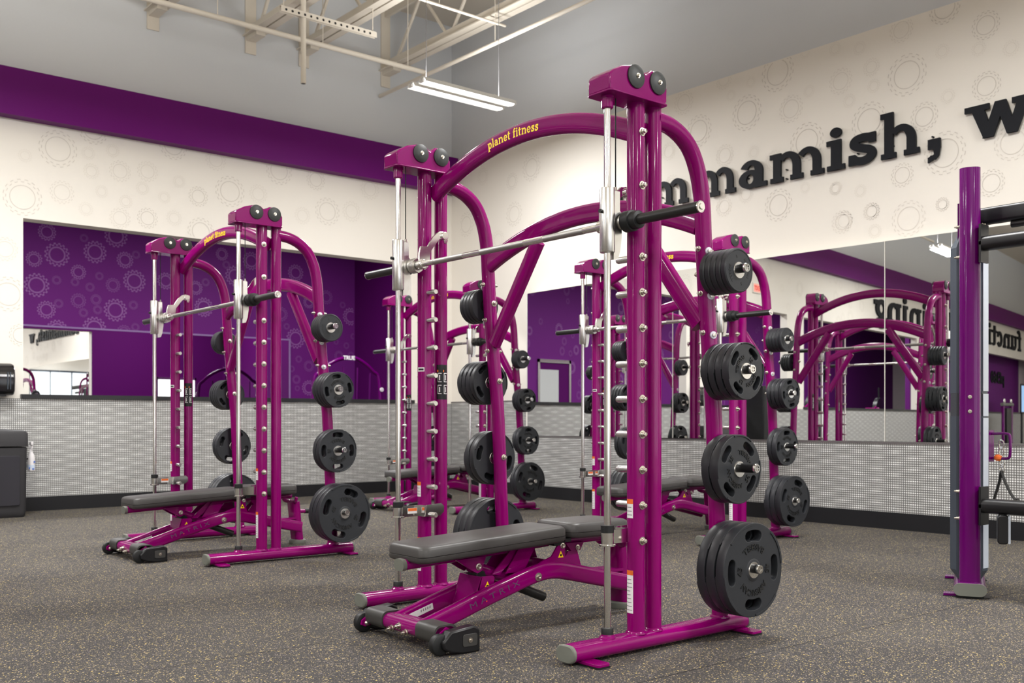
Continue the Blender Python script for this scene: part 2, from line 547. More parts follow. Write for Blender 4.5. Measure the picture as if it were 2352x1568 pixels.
# shop-window wall behind the camera
m = MB()
m.box(XW, YF - .2, 0, XR, YF, .35); m.box(XW, YF - .2, 3.1, XR, YF, ZC)
m.box(XW, YF - .2, .35, -3.6, YF, 3.1); m.box(7.6, YF - .2, .35, XR, YF, 3.1)
setting(m.build('wall_front', WHITE, smooth=False))
m = MB()
for k in range(6):
    m.box(-3.6 + k * 2.22, YF - .12, .35, -3.5 + k * 2.22, YF - .02, 3.1)
m.box(-3.6, YF - .12, .35, 7.6, YF - .02, .42); m.box(-3.6, YF - .12, 3.03, 7.6, YF - .02, 3.1)
w1 = setting(m.build('window_1', SLATE, smooth=False))
m = MB(); m.box(-3.6, YF - .1, .35, 7.6, YF - .08, 3.1); m.build('pane', DAY, w1, smooth=False)

# purple band, ledge, woven wainscot, base
m = MB(); m.box(XW, 11.55, 4.19, XR, YL, 4.69)
setting(m.build('trim_1', BANDP, smooth=False))
m = MB()
for a, b in OPEN:
    m.box(a - .03, YL - .05, ZS - .045, b + .03, YL + .24, ZS)
setting(m.build('trim_2', SILL, smooth=False))
m = MB(); m.box(XW, YL - .025, .15, XR, YL, ZS - .045)
setting(m.build('trim_3', WEAVEX, smooth=False))
m = MB(); m.box(XW, YL - .035, 0, XR, YL, .152)
setting(m.build('baseboard_left', BASEB, smooth=False))
MY0 = 9.90    # mirrors begin
m = MB(); m.box(XR - .025, MY0, .15, XR, YL - .025, 1.225); m.box(XR - .16, YF, .15, XR, MY0, .765)
setting(m.build('trim_4', WEAVEY, smooth=False))
m = MB(); m.box(XR - .17, YF, 0, XR, MY0, .152); m.box(XR - .035, MY0, 0, XR, YL - .03, .152)
setting(m.build('baseboard_right', BASEB, smooth=False))
m = MB(); m.box(XR - .165, YF, .765, XR, MY0, .783); m.box(XR - .03, MY0, 1.225, XR, YL - .03, 1.24)
setting(m.build('trim_5', mat('grey_ledge', srgb(112, 108, 108), 0.4, 0.4), smooth=False))

# room behind the openings
m = MB(); m.add([(XW, YL + .1, 0), (XS, YL + .1, 0), (XS, YB, 0), (XW, YB, 0)], [(0, 1, 2, 3)])
setting(m.build('floor_side_room', FLOOR))
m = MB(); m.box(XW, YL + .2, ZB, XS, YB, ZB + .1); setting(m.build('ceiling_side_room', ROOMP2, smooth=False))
m = MB(); m.box(XW, YB, 0, XS, YB + .2, ZB); wb = setting(m.build('wall_back', ROOMP, smooth=False))
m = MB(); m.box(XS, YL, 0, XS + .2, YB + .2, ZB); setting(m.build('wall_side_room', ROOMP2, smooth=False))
m = MB(); m.box(XW, 12.45, 0, -10.6, 12.6, ZB); setting(m.build('wall_partition', ROOMP, smooth=False))
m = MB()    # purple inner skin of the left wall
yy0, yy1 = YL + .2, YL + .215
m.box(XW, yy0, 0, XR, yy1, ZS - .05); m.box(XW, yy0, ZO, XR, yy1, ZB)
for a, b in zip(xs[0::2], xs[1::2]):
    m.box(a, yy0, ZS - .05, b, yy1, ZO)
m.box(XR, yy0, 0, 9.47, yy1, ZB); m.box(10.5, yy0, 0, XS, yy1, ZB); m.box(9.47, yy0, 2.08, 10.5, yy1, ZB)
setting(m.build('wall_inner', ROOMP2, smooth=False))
m = MB()
m.box(9.47, yy0 - .02, 2.02, 10.5, yy1 + .02, 2.08); m.box(9.45, yy0 - .02, 0, 9.5, yy1 + .02, 2.08); m.box(10.46, yy0 - .02, 0, 10.5, yy1 + .02, 2.08)
d1 = setting(m.build('door_1', STEEL, smooth=False))
m = MB(); m.box(9.5, yy1, 0, 10.46, yy1 + .01, 2.02); m.build('pane', mat('daylight_door_glass', (1, 1, 1, 1), 0.5, emit=(0.95, 0.97, 1, 1), estr=1.6), d1, smooth=False)
m = MB()   # doorway in the back wall, seen in the hall mirror
m.box(0.18, YB - .05, 0, .26, YB, 2.45); m.box(1.5, YB - .05, 0, 1.58, YB, 2.45); m.box(.18, YB - .05, 2.37, 1.58, YB, 2.45)
d2 = setting(m.build('door_2', STEEL, smooth=False))
m = MB(); m.box(.7, YB - .02, 0, 1.5, YB - .008, 2.2); m.build('pane', GLASSW, d2, smooth=False)
m = MB(); m.box(.26, YB - .02, 0, .7, YB - .004, 2.37); m.box(.7, YB - .02, 2.2, 1.5, YB - .004, 2.37); m.build('leaf', ROOMP2, d2, smooth=False)

# ------------------------------------------------------------------ gear wallpaper (printed outlines)
Cc, Ss = cos(ANG), sin(ANG)
def ray(px, py):
    t = (px - 1176) / FPX
    return (Cc + Ss * t, Ss - Cc * t, (YH - py) / FPX)
def hitX(px, py, X): r = ray(px, py); k = X / r[0]; return (X, r[1] * k, CAMH + r[2] * k, k)
def hitY(px, py, Y): r = ray(px, py); k = Y / r[1]; return (r[0] * k, Y, CAMH + r[2] * k, k)


def gear(mb, org, U, V, W, cx, cy, r, lw, lim, inner2=False):
    n = 16; pts = []
    lw = min(lw, r * (.085 if inner2 else .05))
    lay = [0]
    for k in range(n):
        for da, rr in ((0, .86), (.22, .86), (.28, 1.0), (.72, 1.0), (.78, .86)):
            pts.append(((k + da) / n * 2 * pi, rr))
    def strip(P, w):
        m2 = len(P)
        lay[0] += 1
        q = [((cx + (r * rr + s) * cos(a), cy + (r * rr + s) * sin(a))) for a, rr in P for s in (-w / 2, w / 2)]
        for i in range(m2):
            a, b, c, d = 2 * i, 2 * i + 1, 2 * ((i + 1) % m2) + 1, 2 * ((i + 1) % m2)
            quad = [q[a], q[b], q[c], q[d]]
            if all(lim(x, y) for x, y in quad):
                mb.add([Vector(org) + Vector(U) * x + Vector(V) * y + Vector(W) * (lay[0] * 2e-4) for x, y in quad], [(0, 1, 2, 3)])
    strip(pts, lw)
    strip([(2 * pi * k / 40, .66) for k in range(40)], lw)
    if inner2:
        strip([(a, rr * .93) for a, rr in pts], lw * .8)
        strip([(2 * pi * k / 40, .60) for k in range(40)], lw * .8)


rg = random.Random(3)
def spread_gears(known, x0, x1, y0, y1, count, rmin, rmax):
    out = list(known)
    tries = 0
    while count and tries < 9000:
        tries += 1
        r = rmin + (rmax - rmin) * rg.random() ** 1.6
        x, y = rg.uniform(x0, x1), rg.uniform(y0, y1)
        if all(hypot(x - a, y - b) > (r + c) * 1.12 for a, b, c in out):
            out.append((x, y, r)); count -= 1
    return out


G_R = [(195, 650, 75), (290, 830, 100), (620, 520, 35), (495, 605, 35), (595, 715, 110), (790, 460, 118), (875, 690, 85), (990, 578, 38),
       (450, 505, 60), (965, 335, 35), (1155, 310, 42), (1310, 305, 42), (1190, 515, 80), (1385, 425, 55), (1400, 545, 42), (1245, 640, 42),
       (1575, 190, 78), (1610, 475, 130), (1835, 325, 45), (2110, 160, 88), (2065, 310, 45), (2270, 305, 50), (1370, 770, 120),
       (975, 900, 120), (2115, 545, 90), (1720, 740, 90), (1870, 610, 45), (1850, 970, 135), (455, 985, 68), (640, 965, 40), (770, 1020, 65),
       (100, 960, 55), (120, 1170, 60), (795, 1300, 100), (450, 1310, 60), (965, 1190, 35), (1155, 1195, 40), (1315, 1210, 40),
       (1580, 1110, 75), (1835, 1295, 45), (2145, 1160, 85), (1385, 1340, 55), (1620, 1385, 112), (1850, 50, 100), (2280, 900, 115),
       (1210, 1400, 60), (590, 1230, 55)]
kr = []
for x, y, r in G_R:
    p = hitX(1500 + x / 2.7606, y / 2.7606, XR)
    kr.append((p[1], p[2], r / 2.7606 * p[3] / FPX))
for x, y, r in ((1320, 830, 95), (970, 895, 60), (1180, 930, 60), (850, 1240, 85), (1195, 1165, 85), (1080, 1350, 65), (1330, 1260, 50)):
    p = hitX(800 + x / 3.136, 120 + y / 3.136, XR)
    kr.append((p[1], p[2], r / 3.136 * p[3] / FPX))
for x, y, r in ((240, 455, 75), (435, 385, 55), (898, 340, 44), (455, 515, 45), (200, 235, 44)):
    p = hitX(1850 + x / 2.85, 350 + y / 2.85, XR)
    kr.append((p[1], p[2], r / 2.85 * p[3] / FPX))
G_L = [(135, 975, 108), (348, 685, 108), (560, 570, 85), (150, 725, 38), (530, 710, 38), (675, 695, 38), (548, 818, 45), (720, 818, 62),
       (885, 820, 60), (372, 945, 68), (610, 940, 36), (1040, 665, 82), (855, 920, 38), (755, 1000, 38), (1075, 880, 36), (1380, 940, 90),
       (1190, 970, 58), (985, 975, 36), (1295, 750, 62), (1550, 955, 55), (720, 1100, 60), (885, 1100, 60), (515, 1045, 40), (1045, 1100, 45),
       (1965, 1060, 80), (1675, 815, 82), (1895, 870, 60), (1815, 1085, 50), (2110, 1060, 60), (2220, 925, 62), (1205, 1180, 80)]
kl = []
for x, y, r in G_L:
    p = hitY(x / 2.6133, 80 + y / 2.6133, YL)
    kl.append((p[0], p[2], r / 2.6133 * p[3] / FPX))
for x, y, r in ((40, 425, 85), (105, 630, 55), (25, 200, 58)):
    p = hitY(x / 2.177, 480 + y / 2.177, YL)
    kl.append((p[0], p[2], r / 2.177 * p[3] / FPX))
G_B = [(285, 228, 58), (170, 250, 38), (475, 215, 54), (420, 145, 20), (580, 135, 55), (235, 115, 42), (625, 255, 40), (680, 228, 20),
       (183, 380, 58), (283, 355, 22), (392, 315, 36), (375, 365, 20), (497, 335, 20), (450, 390, 22), (565, 380, 35), (672, 360, 54),
       (232, 503, 43), (293, 472, 22), (392, 458, 36), (480, 452, 26), (417, 518, 22), (488, 503, 22), (577, 505, 55), (667, 480, 22),
       (472, 595, 55), (285, 605, 50), (620, 615, 35), (677, 590, 20)]
kb = []
for x, y, r in G_B:
    p = hitY(x / 2.177, 480 + y / 2.177, YB)
    kb.append((p[0], p[2], r / 2.177 * p[3] / FPX))
for x, y, r in ((455, 680, 65), (695, 735, 55), (775, 690, 32), (760, 890, 75), (905, 465, 50), (940, 550, 32), (1010, 640, 80), (1140, 520, 70),
                (1495, 615, 65), (1495, 1140, 78), (1935, 965, 68), (1380, 945, 55), (1740, 810, 55)):
    p = hitY(250 + x / 3.485, 450 + y / 3.485, YB)
    kb.append((p[0], p[2], r / 3.485 * p[3] / FPX))
for x, y, r in ((985, 65, 65), (1350, 95, 35), (745, 325, 35), (875, 680, 38), (985, 755, 60), (850, 900, 48), (800, 785, 35), (985, 990, 80),
                (1310, 645, 55), (1440, 640, 40), (1280, 495, 30), (1390, 535, 35), (1465, 435, 35), (860, 995, 30)):
    p = hitY(500 + x / 4.704, 680 + y / 4.704, YB)
    kb.append((p[0], p[2], r / 4.704 * p[3] / FPX))

GW = [mat('gear_print_%s' % n, c, 0.7) for n, c in (('faint', srgb(216, 210, 201)), ('soft', srgb(205, 199, 190)), ('clear', srgb(188, 182, 174)))]
GP = [mat('gear_print_violet_%s' % n, c, 0.6) for n, c in (('faint', srgb(128, 62, 140)), ('soft', srgb(144, 86, 155)), ('clear', srgb(166, 118, 174)))]


def paper(gs, org, U, V, W, lim, mats, lw, parent, inner2=False):
    tones = [MB(), MB(), MB()]
    for x, y, r in gs:
        t = rg.random() * .3 + (r - .06) * 3.2
        k = 0 if t < .38 else 1 if t < .72 else 2
        gear(tones[k], org, U, V, W, x, y, r, lw, lim, inner2)
    for k, tb in enumerate(tones):
        if tb.v:
            tb.build('gear_print', mats[k], parent, smooth=False)


paper(spread_gears(kr, -6.5, 3.3, 2.7, 4.5, 46, .06, .2), (XR - .002, 0, 0), (0, 1, 0), (0, 0, 1), (-1, 0, 0), lambda x, y: 2.55 < y < 4.6 and x < 11.5, GW, .007, wr)
inop = lambda x: any(a < x < b for a, b in OPEN)
paper(spread_gears(kl, -20, 2.2, 3.2, 4.15, 70, .06, .2), (0, YL - .002, 0), (1, 0, 0), (0, 0, 1), (0, -1, 0),
      lambda x, y: (3.15 < y < 4.19 or (1.26 < y < 4.19 and not inop(x))) and x < 8.5, GW, .007, wl)
BMX0, BMX1, BMZ = 3.0, 9.65, 2.6     # mirror on the back wall
paper(spread_gears(kb, -12, 4.2, 1.35, 4.6, 190, .07, .2), (0, YB - .002, 0), (1, 0, 0), (0, 0, 1), (0, -1, 0),
      lambda x, y: y < ZB and x < XS - .02 and not (BMX0 < x < BMX1 and y < BMZ) and not (.15 < x < 1.6 and y < 2.5), GP, .016, wb, True)

# ------------------------------------------------------------------ mirrors
def mirX(y):
    y = max(y, 3.3)
    return 8.42 - .0345 * (y - 6) + .00965 * (y - 6) ** 2


MZ0, MZ1 = .785, 2.60
seams = [9.90, 7.385, 4.92, 2.44, -.04]
where = ['leftmost wall mirror panel, behind the far corner rack', 'second wall mirror panel from the corner, behind the purple rack by the mirror',
         'wall mirror panel left of the tall purple post, showing the yellow rack lettering reversed', 'wall mirror panel behind the black crossbars at the right edge',
         'wall mirror panel beyond the right edge of the black crossbars']
for i, (a, b) in enumerate(zip(seams[:4], seams[1:5])):
    mb = MB(); n = 28
    ys = [a - .004 + (b - a + .008) * k / n for k in range(n + 1)]
    f0 = []
    vs = [(mirX(y), y, z) for y in ys for z in (MZ0, MZ1)]
    mb.add(vs, [(2 * k, 2 * k + 1, 2 * k + 3, 2 * k + 2) for k in range(n)])
    o = mb.build('wall_mirror', MIRROR, smooth=True, angle=80)
    tag(o, where[i], 'mirror', 'mirror panels on the right wall')
    # edges and backing, up against the wall
    fb = MB()
    for y0, y1 in ((ys[0], ys[1]), (ys[-2], ys[-1])):
        pass
    fb.box(mirX(a) + .002, a - .012, MZ0, XR - .002, a - .004, MZ1)
    fb.box(mirX(b) + .002, b + .004, MZ0, XR - .002, b + .012, MZ1)
    for k in range(n):
        x = max(mirX(ys[k]), mirX(ys[k + 1])) + .004
        fb.box(x, ys[k + 1], MZ1 - .012, XR - .002, ys[k], MZ1 + .004)
    fb.build('backing', TRIMW, o, smooth=False)
    sb = MB(); sb.box(mirX(b) - .002, b + .002, MZ0, mirX(b) + .004, b + .006, MZ1)
    if i == 0: sb.box(mirX(a) - .004, a - .018, MZ0, mirX(a) + .004, a - .002, MZ1)
    sb.build_each('edge_strip', TRIMW, o, smooth=False)
mb = MB(); mb.box(BMX0, YB - .02, .9, BMX1, YB - .001, BMZ)
o = mb.build('wall_mirror', MIRROR, smooth=False)
tag(o, 'wide mirror on the purple gear wall of the room behind the left opening', 'mirror')
mb = MB(); mb.box(BMX0, YB - .03, BMZ, BMX1, YB - .001, BMZ + .03); mb.box(BMX1, YB - .03, .9, BMX1 + .03, YB - .001, BMZ + .03)
mb.build('edge_strip', mat('violet_trim', srgb(150, 120, 170), .4), o, smooth=False)

# ------------------------------------------------------------------ wall lettering
XH = 0.288
sign_lab = {0: 'first letter s of the black wall sign, behind the tallest purple column', 1: 'first letter a of the black wall sign, behind the tallest purple column',
            2: 'first black letter m of the wall sign, left of the bent purple tube', 3: 'second black letter m of the wall sign, cut by the bent purple tube',
            4: 'black letter a of the wall sign, just right of the bent purple tube', 5: 'third black letter m of the wall sign, between letters a and i',
            6: 'black dotted letter i of the wall sign', 7: 'black letter s of the wall sign, between letters i and h', 8: 'tall black letter h of the wall sign',
            9: 'black comma of the wall sign', 11: 'black letter w of the wall sign, at the right edge of the picture', 12: 'last letter a of the black wall sign, past the right edge'}
# measured left edges (Y) of the letters on the right wall
ly = {2: (7.85, 7.29), 3: (7.21, 6.65), 4: (6.605, 6.256), 5: (6.219, 5.596), 6: (5.567, 5.37), 7: (5.328, 5.045), 8: (5.002, 4.626), 9: (4.545, 4.433), 11: (4.215, 3.62), 1: (8.25, 7.90), 0: (8.58, 8.29), 12: (3.58, 3.23)}
txt = 'sammamish, wa'
for i, ch in enumerate(txt):
    if ch == ' ' or i == 12: continue
    g, w = GL[ch]
    xs_ = [p[0] for q in g for p in q]; gx0, gx1 = min(xs_), max(xs_)
    y0, y1 = ly[i]
    mb = MB()
    for q in g:
        P = [(y0 + (x - gx0) / (gx1 - gx0) * (y1 - y0), z) for x, z in q]
        kk = len(mb.f) * 2e-6
        mb.prism([(y, 3.36 + z * XH) for y, z in P], (0, 0, 0), (0, 1, 0), (0, 0, 1), (1, 0, 0), XR - .045 - kk, XR - .022 + kk)
    for zz in (.08, .6):   # studs to the wall
        mb.cyl((XR - .03, (y0 * .7 + y1 * .3), 3.36 + zz * XH * .6 + .01), (XR, (y0 * .7 + y1 * .3), 3.36 + zz * XH * .6 + .01), .008, n=8)
    o = mb.build({',': 'sign_comma'}.get(ch, 'sign_letter'), LETTER, smooth=False)
    tag(o, sign_lab[i], 'letter', 'letters of the sign on the right wall')

gl, tw = glyphs('functional training')
o = None
x_end, x_beg, xh2, zb2 = -6.05, -21.5, .5, 3.42
k2 = (x_end - x_beg) / tw
ntot = {}
for ch, x, g in gl:
    if not g: continue
    ntot[ch] = ntot.get(ch, 0) + 1
    mb = MB()
    for q in g:
        mb.prism([(x_beg + (x + a) * k2, zb2 + b * xh2) for a, b in q], (0, 0, 0), (1, 0, 0), (0, 0, 1), (0, 1, 0), YL - .05 - len(mb.f) * 3e-6, YL)
    o = mb.build('sign_letter', LETTER, smooth=False)
    wd = 'first' if ntot[ch] == 1 else 'second' if ntot[ch] == 2 else 'third' if ntot[ch] == 3 else 'fourth'
    tag(o, '%s large black letter %s of the two-word sign reflected in the mirror' % (wd, ch), 'letter', 'letters of the reflected sign')
v, f = font_polys('pf360', .55, .02)
mb = MB(); slab(mb, v, f, lambda x, y, d: (-20.6 + x * 1.6, 12.446 - d, 2.3 + y), .03)
tag(mb.build('sign_lettering', LETTER, smooth=False), 'small black lettering on the purple wall, reflected at the right edge', 'sign')

# ------------------------------------------------------------------ smith machines
W = 1.5676
UPR = [(0, .733), (.084, .727), (1.02, .681), (1.555, .628), (1.714, .617), (2.007, .597)]   # rear upright: z -> x
def ux(z): return interp(UPR, z)
ZPEG = [.469 + .1494 * k for k in range(9)]
ZPL = [1.64, 1.20, .765, .32]


def on_cyl(cx, cy, r, a, z):
    return (cx + r * cos(radians(a)), cy + r * sin(radians(a)), z)


def cyl_patch(mb, cx, cy, r, a0, a1, z0, z1, n=6):
    vs = [on_cyl(cx, cy, r, a0 + (a1 - a0) * k / n, z) for k in range(n + 1) for z in (z0, z1)]
    mb.add(vs, [(2 * k, 2 * k + 2, 2 * k + 3, 2 * k + 1) for k in range(n)])


def arch_z(y, z0, rise):
    u = (y - W / 2) / (W / 2)
    return z0 + rise * (1 - u * u)


def make_machine():
    root = empty('smith_machine')
    for side in (0, 1):
        y0 = side * W
        out = -1 if side == 0 else 1      # away from the middle
        inn = -out
        # base rail
        mb = MB(); mb.sweep([(-.225, y0, .046), (.872, y0, .046)], rrect(.106, .068, .033, 6), (0, 1, 0))
        rail = mb.build('base_rail', PURPLE, root)
        for x in (-.235, .872):
            d = .012
            mb = MB(); mb.loft([[(x + k, y0 + a * s, .046 + b * s) for a, b in rrect(.109, .071, .0345, 6)] for k, s in ((-.004, .9), (0, 1), (d, 1), (d + .003, .9))])
            o = mb.build('end_cap', CAPG, rail); o['label'] = 'grey rubber end cap'
        mb = MB()
        for x in (-.15, .83):
            mb.prism(rrect(.07, .2, .012, 3), (x, y0 + inn * -.035, 0), (1, 0, 0), (0, 1, 0), (0, 0, 1), .006, .018)
        mb.build_each('foot_plate', PURPLE, rail, bevel=.002)
        mb = MB()
        for x in (-.15, .83):
            mb.prism(rrect(.074, .204, .012, 3), (x, y0 + inn * -.035, 0), (1, 0, 0), (0, 1, 0), (0, 0, 1), 0, .006)
        mb.build_each('rubber_foot', RUBBER, rail)
        # columns
        for nm, x, r in (('front_column', .17, .0378), ('rear_column', .278, .0355)):
            mb = MB(); mb.cyl((x, y0, .075), (x, y0, 2.33), r, n=32)
            mb.lathe((x, y0, .076), (0, 0, 1), [(0, r + .008), (.006, r + .007), (.012, r + .001)], 32)
            c = mb.build(nm, PURPLE, root)
            if nm == 'front_column':
                for z in ZPEG:
                    mb = MB(); mb.lathe((x, y0 + inn * .03, z), (0, inn, 0), [(0, .0145), (.072, .0145), (.078, .012), (.078, 0)], 20)
                    mb.build('catch_peg', STEEL, c)
                nb = MB()
                for z in ZPEG + [1.965, 2.19]:
                    nb.lathe((x, y0 + out * .036, z), (0, out, 0), [(0, .018), (.003, .018), (.0035, .0125), (.012, .012), (.0125, .0085), (.022, .0085), (.023, .005), (.021, .004)], 14)
                nb.build_each('bolt', BOLT, c)
                for a0, a1, z0, z1, nl in ((152, 205, .565, .645, 3), (150, 206, .165, .345, 9)):
                    sb = MB(); cyl_patch(sb, x, y0, r + .0007, a0, a1, z0, z1); st = sb.build('warning_sticker', STICK, c)
                    sb = MB(); cyl_patch(sb, x, y0, r + .0012, a0, a1, z1 - .02, z1); sb.build('sticker_header', ORANGE, st)
                    sb = MB()
                    for k in range(nl): cyl_patch(sb, x, y0, r + .0012, a0 + 4, a1 - 5 - (k * 37 % 17), z0 + .012 + k * .016, z0 + .015 + k * .016)
                    sb.build('sticker_print', PRINT, st)
                if side == 1:
                    sb = MB(); cyl_patch(sb, x, y0, r + .0007, 170, 235, 1.24, 1.262); t = sb.build('name_sticker', STICK, c)
                    sb = MB(); cyl_patch(sb, x, y0, r + .0012, 178, 228, 1.246, 1.256); sb.build('sticker_print', BLACKPL, t)
            elif side == 1:
                sb = MB(); cyl_patch(sb, x, y0, r + .0008, 195, 300, 1.09, 1.28, 10); t = sb.build('instruction_placard', BLACKPL, c)
                sb = MB()
                for zz in (1.12, 1.185):
                    for aa in (208, 262):
                        cyl_patch(sb, x, y0, r + .0014, aa, aa + 34, zz, zz + .004); cyl_patch(sb, x, y0, r + .0014, aa, aa + 34, zz + .046, zz + .05)
                        cyl_patch(sb, x, y0, r + .0014, aa, aa + 5, zz, zz + .05); cyl_patch(sb, x, y0, r + .0014, aa + 12, aa + 22, zz + .01, zz + .038)
                sb.build('placard_print', STICK, t)
                sb = MB(); cyl_patch(sb, x, y0, r + .0014, 202, 214, 1.24, 1.252); cyl_patch(sb, x, y0, r + .0014, 256, 264, 1.24, 1.252)
                sb.build('placard_marks', ORANGE, t)
        # guide rod
        mb = MB(); mb.cyl((0, y0, .08), (0, y0, 2.31), .0142, n=24)
        rod = mb.build('guide_rod', CHROME, root)
        mb = MB(); mb.lathe((0, y0, .075), (0, 0, 1), [(0, .035), (.008, .034), (.014, .027), (.02, .026)], 24); mb.build('rod_boss', PURPLE, rod)
        mb = MB(); mb.lathe((0, y0, .09), (0, 0, 1), [(0, .0255), (.029, .0255), (.031, .024)], 24); mb.build('rod_bumper', RUBBER, rod)
        mb = MB(); mb.lathe((0, y0, 2.262), (0, 0, 1), [(0, .021), (.004, .0245), (.042, .0245), (.043, .0275), (.06, .0275)], 20); mb.build('rod_ferrule', PURPLE, rod)
        # head with the pulley covers
        hp = [(-.05, 2.318), (.28, 2.315), (.297, 2.33), (.297, 2.388), (.275, 2.427), (.24, 2.448), (.2, 2.448), (.178, 2.43), (.166, 2.424), (.154, 2.43), (.132, 2.448),
              (.08, 2.446), (.02, 2.43), (-.03, 2.402), (-.05, 2.385)]
        mb = MB(); mb.prism(hp, (0, y0, 0), (1, 0, 0), (0, 0, 1), (0, 1, 0), -.064, .064)
        hd = mb.build('pulley_head', PURPLE, root, bevel=.008)
        mb = MB(); mb.prism(rrect(.35, .145, .02, 4), (.123, y0, 2.318), (1, 0, 0), (0, 1, 0), (0, 0, 1), -.004, .004); mb.build('head_lip', PURPLE, hd, bevel=.002)
        for x in (.1006, .2338):
            for sd in (-1, 1):
                mb = MB(); mb.lathe((x, y0 + sd * .062, 2.400), (0, sd, 0), [(0, .047), (.006, .049), (.009, .048), (.014, .036), (.017, .02), (.018, .0)], 32)
                pc = mb.build('pulley_cover', DISC, hd)
                mb = MB(); mb.lathe((x, y0 + sd * .078, 2.400), (0, sd, 0), [(0, .011), (.003, .011), (.003, .007), (.009, .007), (.009, .004), (.007, .0)], 12)
                mb.build('cover_bolt', BOLT, pc)
        mb = MB(); mb.cyl((.048, y0, 1.93), (.048, y0, 2.32), .0028, n=8); mb.build('cable', BLACKPL, root)
        # carriage
        mb = MB(); mb.lathe((0, y0, 1.668), (0, 0, 1), [(0, .018), (0, .030), (.004, .0318), (.262, .0318), (.266, .030), (.266, .018)], 32)
        mb.prism([(.02, 1.64), (.045, 1.645), (.058, 1.68), (.066, 1.735), (.068, 1.835), (.056, 1.845), (.056, 1.925), (.02, 1.925)], (0, y0, 0), (1, 0, 0), (0, 0, 1), (0, 1, 0), -.018, .018)
        cg = mb.build('carriage', STEEL, root)
        mb = MB(); mb.lathe((.048, y0, 1.84), (0, 0, 1), [(0, .012), (.0, .0165), (.075, .0165), (.078, .009), (.092, .009), (.094, .006), (.105, .006)], 8)
        mb.build('cable_clamp', CHROME, cg)
        mb = MB(); mb.cyl((-.03, y0, 1.835), (-.045, y0, 1.835), .008, n=12); mb.build('stop_pin', BLACKPL, cg)
        # safety stop
        zs = .458
        mb = MB(); mb.lathe((0, y0, zs), (0, 0, 1), [(0, .034), (.006, .034), (.008, .0265), (.055, .0265), (.056, .018)], 28)
        mb.box(.01, y0 + inn * .02 - .003, zs + .004, .13, y0 + inn * .02 + .003, zs + .062)
        mb.prism([(.12, zs + .006), (.22, zs + .006), (.243, zs + .026), (.243, zs + .056), (.225, zs + .072), (.13, zs + .066)], (0, y0 + inn * .075, 0), (1, 0, 0), (0, 0, 1), (0, 1, 0), -.004, .004)
        mb.prism([(.12, y0 + inn * .018), (.14, y0 + inn * .018), (.14, y0 + inn * .078), (.12, y0 + inn * .072)], (0, 0, zs), (1, 0, 0), (0, 1, 0), (0, 0, 1), .004, .064)
        st = mb.build('safety_stop', CHROME, root)
        mb = MB(); mb.lathe((0, y0, zs + .056), (0, 0, 1), [(0, .0275), (.028, .0275), (.03, .025)], 24); mb.build('stop_bumper', RUBBER, st)
        mb = MB(); mb.box(.045, y0 + inn * .023, zs + .02, .105, y0 + inn * .0245, zs + .05); t = mb.build('warning_sticker', STICK, st)
        mb = MB(); mb.box(.047, y0 + inn * .0245, zs + .033, .103, y0 + inn * .025, zs + .049); mb.build('sticker_header', ORANGE, t)
        # bent rear upright
        pts = [(ux(z), y0, z) for z in (.07, .3, .6, 1.0, 1.3, 1.555, 1.8)]
        pts += [(.603, y0, 1.93), (.590, y0, 2.02), (.564, y0, 2.105), (.52, y0, 2.18), (.455, y0, 2.232), (.375, y0, 2.262), (.285, y0, 2.272)]
        mb = MB(); mb.sweep(smooth_path(pts, 4), circ(.038, 24), (0, 1, 0))
        mb.lathe((ux(.076), y0, .076), (0, 0, 1), [(0, .047), (.006, .046), (.012, .039)], 28)
        up = mb.build('rear_upright', PURPLE, root)
        wb_, nb = MB(), MB()
        for z in (1.84, 1.645 - .0, 1.475, 1.93 - .2):
            pass
        for z in (1.735, 1.535, 1.36):
            nx = ux(z)
            wb_.lathe((nx - .012, y0 + out * .034, z), (-.25, out, 0), [(0, .017), (.006, .017), (.0065, .009)], 18)
            nb.lathe((nx - .014, y0 + out * .040, z), (-.25, out, 0), [(0, .009), (.008, .009), (.009, .004)], 10)
            for sd in (-1, 1):
                nb.lathe((nx + sd * .036, y0, z + .012), (sd, 0, 0), [(0, .013), (.004, .013), (.005, .009), (.016, .009), (.017, .006), (.024, .006)], 10)
        wb_.build_each('washer', WASHER, up); nb.build_each('bolt', BOLT, up)
        for z in ZPL:
            mb = MB(); mb.lathe((ux(z), y0 + out * .02, z), (0, out, 0), [(0, .0205), (.205, .0205)], 24)
            pg = mb.build('plate_peg', BLACKPL, up)
            mb = MB(); mb.lathe((ux(z), y0 + out * .222, z), (0, out, 0), [(0, .021), (.008, .021), (.012, .0185), (.012, .013), (.008, .012), (.008, .0)], 24)
            for a in range(0, 180, 45):
                mb.box(ux(z) - .013, y0 + out * .231 - .002, z - .0018, ux(z) + .013, y0 + out * .231 + .002, z + .0018) if a in (0,) else None
            mb.box(ux(z) - .0018, y0 + out * .231 - .002, z - .013, ux(z) + .0018, y0 + out * .231 + .002, z + .013)
            mb.build('peg_cap', CHROME, pg)
            mb = MB(); mb.lathe((ux(z), y0 + inn * .036, z), (0, inn, 0), [(0, .017), (.004, .017), (.005, .011), (.016, .011), (.017, .007), (.022, .007)], 12); mb.build('peg_nut', BOLT, pg)
    # upper arch with the lettering
    xa = .224
    ys = [(.02 + (W - .04) * k / 40) for k in range(41)]
    AZ, AR = 2.194, .185
    mb = MB(); mb.sweep([(xa, y, arch_z(y, AZ, AR)) for y in ys], rrect(.056, .094, .026, 5), (1, 0, 0))
    ar = mb.build('upper_arch', PURPLE, root)
    mb = MB(); g, tw = glyphs('planet fitness', .06)
    ya, yb = 1.045, .655
    s = (ya - yb) / tw
